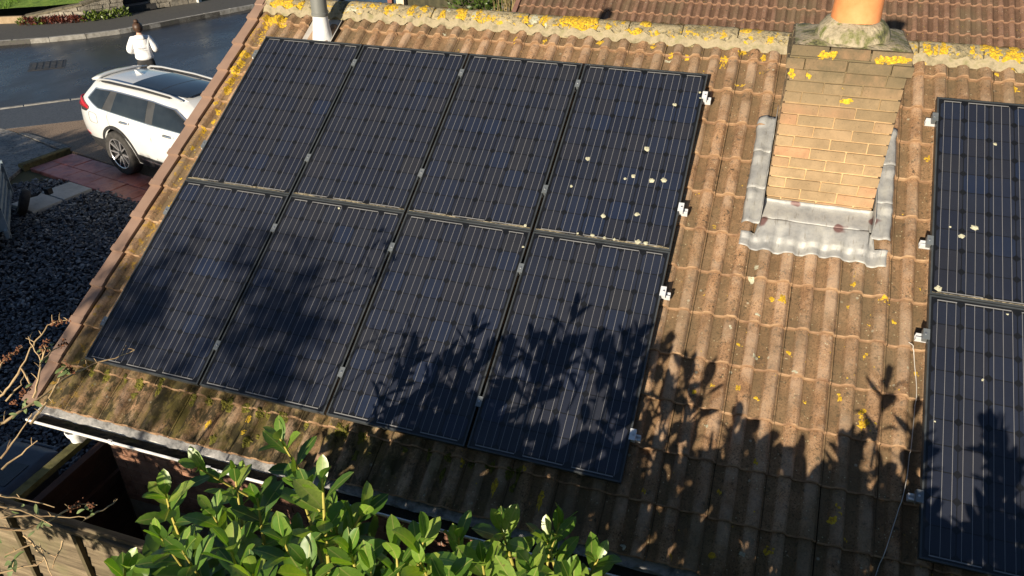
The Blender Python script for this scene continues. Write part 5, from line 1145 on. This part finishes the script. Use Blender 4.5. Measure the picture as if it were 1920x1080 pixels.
for seg, (x0, x1) in enumerate(((-2.1, -.35), (-.35, 1.35), (1.35, 3.05), (3.05, 4.75), (4.75, 6.45))):
    zz = -2.45; k = 0
    while zz < -.98:
        y = -.735 - .006
        m = MB().add([(x0 + .01, y + .004, zz), (x1 - .01, y + .004, zz), (x1 - .01, y - .012 + .024, zz + .094), (x0 + .01, y + .012, zz + .094), (x0 + .01, y - .010, zz), (x1 - .01, y - .010, zz), (x1 - .01, y + .002, zz + .094), (x0 + .01, y + .002, zz + .094)],
                     [(0, 3, 2, 1), (4, 5, 6, 7), (0, 1, 5, 4), (3, 7, 6, 2), (0, 4, 7, 3), (1, 2, 6, 5)])
        for i, v in enumerate(m.v): m.v[i] = v + Vector((0, rng.uniform(-.002, .002), rng.uniform(-.004, .004)))
        build(m, 'lap_board', M['lapboard'], bk); zz += .105; k += 1
    build(MB().box((x0 + .005, -.722, -2.45), (x1 - .005, -.714, -.95)), 'shade_backing', M['fence_dark'], bk)  # added dark sheet: turns board gaps into shade lines and stops sun
    build(MB().box((x0, -.775, -.945), (x1, -.675, -.915), None, .003), 'capping', M['lapboard'], bk)
    for f in (.0, .36, .72): build(MB().box((lerp(x0, x1, f) + .02, -.785, -2.45), (lerp(x0, x1, f) + .055, -.752, -.947)), 'batten', surf('dark batten', [(.05, .04, .02), (.10, .08, .04)], 9, .9, .4) if seg == 0 and f == 0 else bpy.data.materials['dark batten'], bk)

# ------------------------------------------------------------------ laurel, buddleia and the trees that shade the plot
TIPL = [(2.524,-1.125,0.974),(2.167,-1.332,0.833),(2.142,-1.47,0.823),(2.403,-1.296,0.865),(3.07,-1.542,1.292),(2.873,-1.446,1.063),(2.657,-1.465,0.951),(2.46,-1.561,0.902),(2.292,-1.709,0.853),(2.73,-1.765,1.022),(2.557,-1.839,0.995),(2.973,-1.741,1.127),(2.379,-1.932,0.942),(2.924,-1.859,1.065),(3.133,-1.82,1.114),(3.067,-1.535,1.016),(3.272,-1.743,1.164),(2.732,-1.307,0.968)]
TIPR = [(3.218,-1.444,1.081),(3.431,-1.669,1.197),(3.557,-1.659,1.244),(3.594,-1.464,1.049),(3.669,-1.207,0.833),(3.714,-1.547,1.049),(3.905,-0.993,0.758),(3.859,-1.163,0.804),(4.108,-1.096,0.685),(3.911,-1.504,1.015),(3.537,-1.723,1.155),(3.374,-1.776,1.155),(3.684,-1.73,1.163),(3.842,-1.613,1.072),(4.031,-1.481,0.989)]
STEMS = [[(1.375,-1.509,1.158),(1.409,-1.471,1.199),(1.431,-1.401,1.26),(1.429,-1.329,1.315),(1.435,-1.287,1.339),(1.444,-1.22,1.382),(1.477,-1.202,1.393),(1.512,-1.168,1.39)],[(1.317,-1.457,1.077),(1.349,-1.388,1.128),(1.336,-1.337,1.157)],[(1.605,-1.518,1.218),(1.596,-1.464,1.268),(1.571,-1.399,1.325),(1.512,-1.371,1.38),(1.478,-1.351,1.409)],[(1.571,-1.399,1.325),(1.563,-1.334,1.334),(1.558,-1.281,1.324)],[(1.571,-1.399,1.325),(1.578,-1.367,1.372)],[(1.57,-1.674,1.184),(1.594,-1.63,1.202),(1.62,-1.541,1.212),(1.635,-1.382,1.222),(1.632,-1.272,1.203),(1.645,-1.2,1.194),(1.693,-1.137,1.19),(1.749,-1.064,1.199)],[(1.647,-1.608,1.15),(1.656,-1.551,1.178),(1.663,-1.471,1.223),(1.658,-1.411,1.261),(1.66,-1.383,1.286)],[(1.705,-1.871,0.998),(1.743,-1.827,0.951),(1.849,-1.776,0.88)],[(1.882,-1.985,1.114),(1.955,-1.941,1.049),(2.01,-1.912,0.97)],[(1.897,-2.029,1.038),(1.947,-1.978,0.995),(1.978,-1.919,0.976),(1.988,-1.808,0.951),(1.984,-1.76,0.932),(2.021,-1.714,0.888)],[(1.72,-1.918,0.917),(1.814,-1.843,0.89),(1.875,-1.789,0.847),(1.961,-1.727,0.803)],[(1.953,-1.737,0.81),(1.98,-1.664,0.796),(1.993,-1.597,0.797)],[(1.992,-2.012,1.015),(2.078,-2.028,0.945),(2.12,-2.057,0.88)],[(2.103,-1.95,0.959),(2.115,-2.041,0.906)],[(2.009,-2.156,0.974),(2.097,-2.074,0.96),(2.12,-2.058,0.974)],[(1.975,-2.095,0.992),(2.025,-2.02,0.986),(2.107,-2.007,0.926)],[(1.446,-1.414,1.27),(1.509,-1.449,1.22),(1.473,-1.418,1.249)],[(1.442,-1.499,1.331),(1.45,-1.452,1.363),(1.478,-1.393,1.382)],[(1.593,-1.746,1.059),(1.601,-1.654,1.103),(1.626,-1.565,1.172)],[(1.644,-1.793,1.055),(1.677,-1.706,1.078),(1.717,-1.648,1.111)]]
BLEAF = [(1.663,-1.376,1.294),(1.661,-1.363,1.278),(1.634,-1.274,1.238),(2.02,-1.999,1.022),(2.03,-1.975,1.015),(2.033,-1.963,1.033),(2.007,-2.095,0.974),(1.996,-2.118,0.982),(1.607,-1.545,1.212),(1.575,-1.357,1.37),(1.576,-1.347,1.366),(1.6,-1.657,1.196),(1.591,-1.651,1.209),(2.022,-2.061,1.001),(1.585,-1.475,1.258),(1.58,-1.396,1.325),(1.664,-1.408,1.263),(1.962,-1.731,0.853),(1.982,-1.721,0.84),(2.065,-2.133,0.981),(1.958,-2.078,1.027),(1.939,-1.94,1.058),(1.884,-1.961,1.055),(1.572,-1.55,1.222),(1.999,-2.089,0.988),(1.928,-1.896,1.038)]
SEED = [[(1.462,-1.21,1.388),(1.512,-1.168,1.39)],[(1.439,-1.49,1.347),(1.474,-1.396,1.38)],[(1.503,-1.454,1.216),(1.502,-1.501,1.181)],[(1.984,-1.812,0.947),(1.988,-1.759,0.932)],[(1.999,-1.735,0.905),(2.006,-1.72,0.886)],[(1.56,-1.588,1.228),(1.573,-1.573,1.225)],[(1.556,-1.282,1.324),(1.567,-1.25,1.329)],[(1.653,-1.355,1.294),(1.676,-1.351,1.249)],[(1.568,-1.377,1.362),(1.57,-1.341,1.397)]]

t = NT('laurel leaf'); oc = t.objc(); x = t.math('ABSOLUTE', t.sep(oc)[0])
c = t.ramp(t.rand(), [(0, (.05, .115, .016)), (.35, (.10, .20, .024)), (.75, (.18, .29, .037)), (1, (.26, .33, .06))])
c = t.mix(t.ramp(t.noise(14, 3, .6, oc), [(.4, 0), (.75, .35)]), c, (.035, .07, .012))
c = t.mix(t.ramp(t.noise(26, 4, .7), [(.66, 0), (.70, .8)]), c, (.15, .10, .03)); c = t.mix(t.ramp(x, [(.006, .85), (.018, 0)]), c, (.30, .32, .09))
t.put(t.b.inputs['Base Color'], c); t.b.inputs['Roughness'].default_value = .36; t.b.inputs['Specular IOR Level'].default_value = .6
tl = t.new('BsdfTranslucent'); t.put(tl.inputs[0], t.mix(1.0, c, (1.5, 1.7, .5), 'MULTIPLY')); mx_ = t.new('MixShader'); mx_.inputs[0].default_value = .30
t.l.new(t.b.outputs[0], mx_.inputs[1]); t.l.new(tl.outputs[0], mx_.inputs[2]); t.l.new(mx_.outputs[0], t.out.inputs[0]); M['laurel'] = t.mat
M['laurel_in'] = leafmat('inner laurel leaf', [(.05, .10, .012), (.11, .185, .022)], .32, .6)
M['laurel_stem'] = surf('yellow-green stem', [(.30, .27, .05), (.40, .34, .08)], 8, .6, .1); M['laurel_wood'] = surf('laurel wood', [(.06, .05, .03), (.10, .085, .05)], 8, .9, .3)
def leafm(seed, fold=.16, curl=.12, wid=.205):
    r = random.Random(seed); st = [(0, .02), (.12, .38), (.30, .78), (.52, 1.0), (.72, .95), (.89, .60), (1.0, .03)]; mb = MB(); tw = r.uniform(-.12, .12)
    for y, w in st:
        zc = -curl * y * y + r.uniform(-.006, .006); w *= wid
        mb.v += [Vector((-w, y, zc + fold * w + tw * w * y + r.uniform(-.012, .012))), Vector((0, y, zc)), Vector((w, y, zc + fold * w - tw * w * y + r.uniform(-.012, .012)))]
    for i in range(6):
        for j in range(2): mb.f.append([i * 3 + j, i * 3 + j + 1, i * 3 + j + 4, i * 3 + j + 3]); mb.m.append(0)
    return mb
LEAFS = [leafm(s, .10 + .10 * (s % 3), .05 + .09 * (s % 4), .205 + .022 * (s % 3)) for s in range(8)]
LEAFM = [m.mesh('leaf', M['laurel'], 80) for m in LEAFS]
def orient(ax, up):
    ax = ax.normalized(); x = ax.cross(up)
    if x.length < 1e-3: x = ax.cross(Vector((1, 0, 0)))
    x.normalize(); z = x.cross(ax); return Matrix((x, ax, z)).transposed()
def laurel(root, tips, r, ind=True, nl=(9, 13), fill=None):
    fillm = MB()
    for tip in tips:
        tip = Vector(tip); ln = r.uniform(.42, .62); lean = Vector((r.gauss(0, .10), r.gauss(.02, .10), -ln)); base = tip + lean
        mid = (tip + base) / 2 + Vector((r.gauss(0, .012), r.gauss(0, .012), 0)); tip_s = tip - (tip - mid).normalized() * .07
        smb = MB().tube([base, mid, tip_s], [.0085, .007, .004], 6); build(smb, 'stem', M['laurel_stem'], root, 60)
        n = r.randint(*nl); ph = r.uniform(0, 6.28)
        for k in range(n):
            f = k / (n - 1); s = lerp(.0, .78, f ** 1.15); p = tip_s.lerp(mid, min(1, s * 2)) if s < .5 else mid.lerp(base, (s - .5) * 2)
            ax_st = (tip_s - base).normalized(); an = ph + k * 2.4; side = Vector((math.cos(an), math.sin(an), 0)); side = (side - ax_st * side.dot(ax_st)).normalized()
            tilt = lerp(R(14), R(56), min(1, f * 1.4)) + r.gauss(0, .12); ax = side * math.sin(tilt) + ax_st * math.cos(tilt)
            nrm = ax_st * math.sin(tilt) - side * math.cos(tilt) + Vector((r.gauss(0, .15), r.gauss(0, .15), 0))
            L = lerp(.10, .160, min(1, f * 3)) * r.uniform(.85, 1.12)
            Mo = orient(ax, nrm); i = r.randrange(8)
            if ind:
                o = obj('leaf', LEAFM[i], root, p, Mo.to_euler()); o.scale = (L, L, L)
            else: fillm.add([p + Mo @ (v * L) for v in LEAFS[i].v], LEAFS[i].f)
    if fill:
        (lo, hi, cnt) = fill
        for _ in range(cnt):
            x = r.uniform(lo[0], hi[0]); y = r.uniform(lo[1], hi[1]); top = hi[2](x) if callable(hi[2]) else hi[2]; z = lerp(lo[2], top, r.random() ** .8)
            ax = Vector((r.gauss(0, .7), r.gauss(-.2, .7), r.gauss(.45, .4))); Mo = orient(ax, Vector((r.gauss(0, .4), r.gauss(-.3, .4), 1))); L = r.uniform(.13, .18); i = r.randrange(8)
            fillm.add([Vector((x, y, z)) + Mo @ (v * L) for v in LEAFS[i].v], LEAFS[i].f)
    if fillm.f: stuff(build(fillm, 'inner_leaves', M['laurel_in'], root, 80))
    return root
def bush_wood(root, xs, y, zt, r):
    for x in xs: build(MB().tube([(x, y, -2.5), (x + r.gauss(0, .05), y + r.gauss(0, .05), -1.2), (x + r.gauss(0, .15), y + r.gauss(0, .1), zt)], [.03, .022, .01], 7), 'trunk', M['laurel_wood'], root, 60)
r = random.Random(31)
def top_l(x): return interp([(1.4, -.1), (1.9, .2), (2.3, .48), (3.2, .48)], x)
lb = thing('laurel_bush', 'glossy green laurel bush at bottom left, tallest shoot reaching over the gutter', 'bush', (2.6, -1.5, -2.5), None, 'laurels along the back fence')
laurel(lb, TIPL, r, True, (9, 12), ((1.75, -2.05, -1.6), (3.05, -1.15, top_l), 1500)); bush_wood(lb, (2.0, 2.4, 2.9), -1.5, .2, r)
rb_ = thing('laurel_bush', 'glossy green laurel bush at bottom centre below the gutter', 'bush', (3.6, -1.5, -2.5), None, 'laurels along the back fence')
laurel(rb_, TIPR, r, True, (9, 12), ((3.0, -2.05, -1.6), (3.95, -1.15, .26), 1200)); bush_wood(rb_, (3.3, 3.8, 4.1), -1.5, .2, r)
ob_ = thing('laurel_bush', 'laurel hedge just below the bottom right of the picture', 'bush', (5.6, -1.5, -2.5), None, 'laurels along the back fence')
tips = []
for i in range(46):
    x = r.uniform(4.25, 7.4); y = r.uniform(-1.8, -1.4); z = interp([(4.25, .80), (4.7, .86), (5.1, .96), (5.5, 1.04), (7.4, 1.08)], x) + .06 * math.sin(x * 5.1) + r.uniform(-.26, .12)
    tips.append((x, y, z))
laurel(ob_, tips, r, False, (10, 14), ((4.2, -1.9, -1.6), (7.5, -1.35, .55), 3200)); bush_wood(ob_, (4.6, 5.2, 5.8, 6.4, 7.0), -1.5, .2, r)
hb = thing('shade_laurel_row', 'unseen laurel row below the frame, added to make the roof shade solid', 'hedge', (4.7, -2.3, -2.5)); mb = MB()  # added unseen row, closes the shade over the lower roof
for _ in range(5200):
    x = r.uniform(1.95, 7.6); y = -2.25 + r.gauss(0, .16); z = .70 + .06 * math.sin(x * 3.1) + .05 * math.sin(x * 7.7) - abs(r.gauss(0, .55)); z -= .5 * smooth(2.5, 1.95, x)
    ax = Vector((r.gauss(0, .7), r.gauss(-.2, .7), r.gauss(.45, .4))); Mo = orient(ax, Vector((r.gauss(0, .4), r.gauss(-.3, .4), 1))); L = r.uniform(.13, .18); i = r.randrange(8)
    mb.add([Vector((x, y, z)) + Mo @ (v * L) for v in LEAFS[i].v], LEAFS[i].f)
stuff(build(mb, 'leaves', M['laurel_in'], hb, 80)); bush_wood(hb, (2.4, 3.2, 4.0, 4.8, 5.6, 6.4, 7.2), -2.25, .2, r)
# dry buddleia
bd = thing('buddleia', 'leggy dry buddleia with brown seed heads reaching in from the left', 'shrub', (.7, -1.8, -2.5))
M['dry'] = surf('dry buddleia stem', [(.30, .20, .10), (.42, .30, .16), (.25, .16, .085)], 8, .8, .2); M['seed'] = surf('brown seed head', [(.09, .035, .018), (.18, .075, .035)], 30, .95, .4); M['bleaf'] = leafmat('grey-green leaf', [(.12, .17, .06), (.24, .29, .13)], .6, .3)
r = random.Random(41)
for s in STEMS:
    n = len(s); w0 = .0062 if n > 4 else .0048
    pts = []
    for i in range(n - 1):
        for q in range(3): pts.append(Vector(s[i]).lerp(Vector(s[i + 1]), q / 3) + Vector((r.gauss(0, .002), r.gauss(0, .002), r.gauss(0, .002))))
    pts.append(Vector(s[-1])); build(MB().tube(pts, [lerp(w0, .0018, i / (len(pts) - 1)) for i in range(len(pts))], 6), 'stem', M['dry'], bd, 60)
    for p in pts[1::2]:
        if r.random() < .55: e = p + Vector((r.gauss(0, .02), r.gauss(0, .02), r.uniform(0, .04))); build(MB().tube([p, (p + e) / 2 + Vector((0, 0, .004)), e], [.0022, .0018, .001], 4), 'twig', M['dry'], bd)
for q in (0, 5, 9, 14):
    a = Vector(STEMS[q][0]); build(MB().tube([a, a + Vector((-.22, -.05, -.10)), a + Vector((-.42, -.15, -.35)), Vector((a.x - .60, a.y - .25, -2.5))], [.005, .005, .006, .008], 7), 'stem', M['dry'], bd, 60)
for s in SEED:
    a, b = Vector(s[0]), Vector(s[1]); mb = MB(); k = int((b - a).length / .0022) + 10
    for i in range(k):
        p = a.lerp(b, r.random()) + Vector((r.gauss(0, .007), r.gauss(0, .007), r.gauss(0, .007))); q = r.uniform(.003, .006)
        mb.add([p + Vector((q, 0, 0)), p + Vector((-q * .5, q, 0)), p + Vector((-q * .5, -q, 0)), p + Vector((0, 0, q * 1.6)), p - Vector((0, 0, q))], [(0, 1, 3), (1, 2, 3), (2, 0, 3), (1, 0, 4), (2, 1, 4), (0, 2, 4)])
    build(mb, 'seed_head', M['seed'], bd)
bl = [leafm(60 + s, .2, .35, .17).mesh('leaf', M['bleaf'], 80) for s in range(3)]
for p in BLEAF:
    for k in range(r.randint(1, 2)):
        ax = Vector((r.gauss(0, 1), r.gauss(0, 1), r.gauss(.2, .6))); L = r.uniform(.03, .065)
        o = obj('leaf', r.choice(bl), bd, Vector(p) + Vector((r.gauss(0, .008), r.gauss(0, .008), r.gauss(0, .008))), orient(ax, Vector((r.gauss(0, .4), -.5, 1))).to_euler()); o.scale = (L, L, L)
# hedge added out of view to shade the drive; thin tree shades lower roof
r = random.Random(51)
hg = thing('shade_hedge', 'unseen evergreen hedge behind the viewpoint, added to shade the drive', 'hedge', (-6.5, -4.6, -2.5)); mb = MB(); core = MB()
def htop(x): return 1.06 + .10 * math.sin(x * 1.7) + .07 * math.sin(x * 4.3 + 1) - .9 * smooth(-2.6, -1.5, x)
core.grid(60, 6, lambda a, b: Vector((lerp(-13, -1.9, a), -4.6 + .30 * math.sin(b * math.pi * 2), lerp(-2.5, htop(lerp(-13, -1.9, a)) - .12, 1 - abs(2 * b - 1)))))
core.grid(60, 1, lambda a, b: Vector((lerp(-13, -1.9, a), -4.6 + (b - .5) * .1, lerp(-2.5, htop(lerp(-13, -1.9, a)) - .10, b))))
for i in range(9000):
    x = r.uniform(-13.2, -1.7); p = Vector((x, -4.6 + r.uniform(-.4, .4), htop(x) - abs(r.gauss(0, .25)) + .10)); ax = Vector((r.gauss(0, .5), r.gauss(0, .5), 1)).normalized(); sd_ = ax.cross(Vector((r.gauss(0, 1), r.gauss(0, 1), 0))).normalized(); s = r.uniform(.06, .14)
    mb.add([p, p + ax * s * .5 + sd_ * s * .25, p + ax * s, p + ax * s * .5 - sd_ * s * .25], [(0, 1, 2, 3)])
build(core, 'core', M['bush'], hg); stuff(build(mb, 'sprigs', M['bush'], hg))
st2 = thing('unseen_tree', 'small round-headed tree left of the viewpoint, added outside the picture for shade', 'tree', (.4, -3.3, -2.5)); mb = MB()  # added crown, shaped to keep sun off the rear wall only
for c in ((-.5, -3.3, -.14), (.0, -3.25, -.12), (.5, -3.3, -.12), (1.0, -3.3, -.16), (1.4, -3.3, -.18)): leaf_cloud(mb, r, c, (.42, .3, .26), 420, .11)
build(mb, 'crown', M['bush'], st2); build(MB().tube([(.3, -3.3, -2.5), (.3, -3.3, .1)], [.04, .025], 8), 'trunk', M['laurel_wood'], st2)
tr_ = thing('unseen_tree', 'unseen thin twiggy tree in the garden behind the viewpoint', 'tree', (-.6, -7.4, -2.5)); wood = MB(); lv = MB()
def grow(p, d, ln, rad, lev):
    e = p + d * ln; m = (p + e) / 2 + Vector((r.gauss(0, .04), r.gauss(0, .04), 0)) * ln; wood.tube([p, m, e], [rad, rad * .82, rad * .62], 5, False)
    if lev == 0:
        for _ in range(4):
            q = p.lerp(e, r.random()) + Vector((r.gauss(0, .06), r.gauss(0, .06), r.gauss(0, .06))); ax = Vector((r.gauss(0, 1), r.gauss(0, 1), r.gauss(0, 1))).normalized(); sd_ = ax.cross(Vector((r.gauss(0, 1), r.gauss(0, 1), 1))).normalized(); s = r.uniform(.06, .13)
            lv.add([q, q + ax * s * .5 + sd_ * s * .25, q + ax * s, q + ax * s * .5 - sd_ * s * .25], [(0, 1, 2, 3)])
        return
    for _ in range(3 if lev > 1 else 4):
        nd = (d + Vector((r.gauss(0, .55), r.gauss(0, .45), r.gauss(.05, .4)))).normalized(); grow(p.lerp(e, r.uniform(.55, 1)), nd, ln * r.uniform(.6, .8), rad * .7, lev - 1)
wood.tube([(-.6, -7.4, -2.5), (-.55, -7.4, -.3), (-.5, -7.35, 1.9)], [.06, .045, .02], 7)
for k in range(11): grow(Vector((-.5, -7.35, 1.25 + k * .06)), Vector((math.cos(k * 2.4) * (.7 + .05 * k), math.sin(k * 2.4) * .5, .75)).normalized(), .62, .008, 3)
build(wood, 'trunk', M['laurel_wood'], tr_); stuff(build(lv, 'crown', M['bush'], tr_))
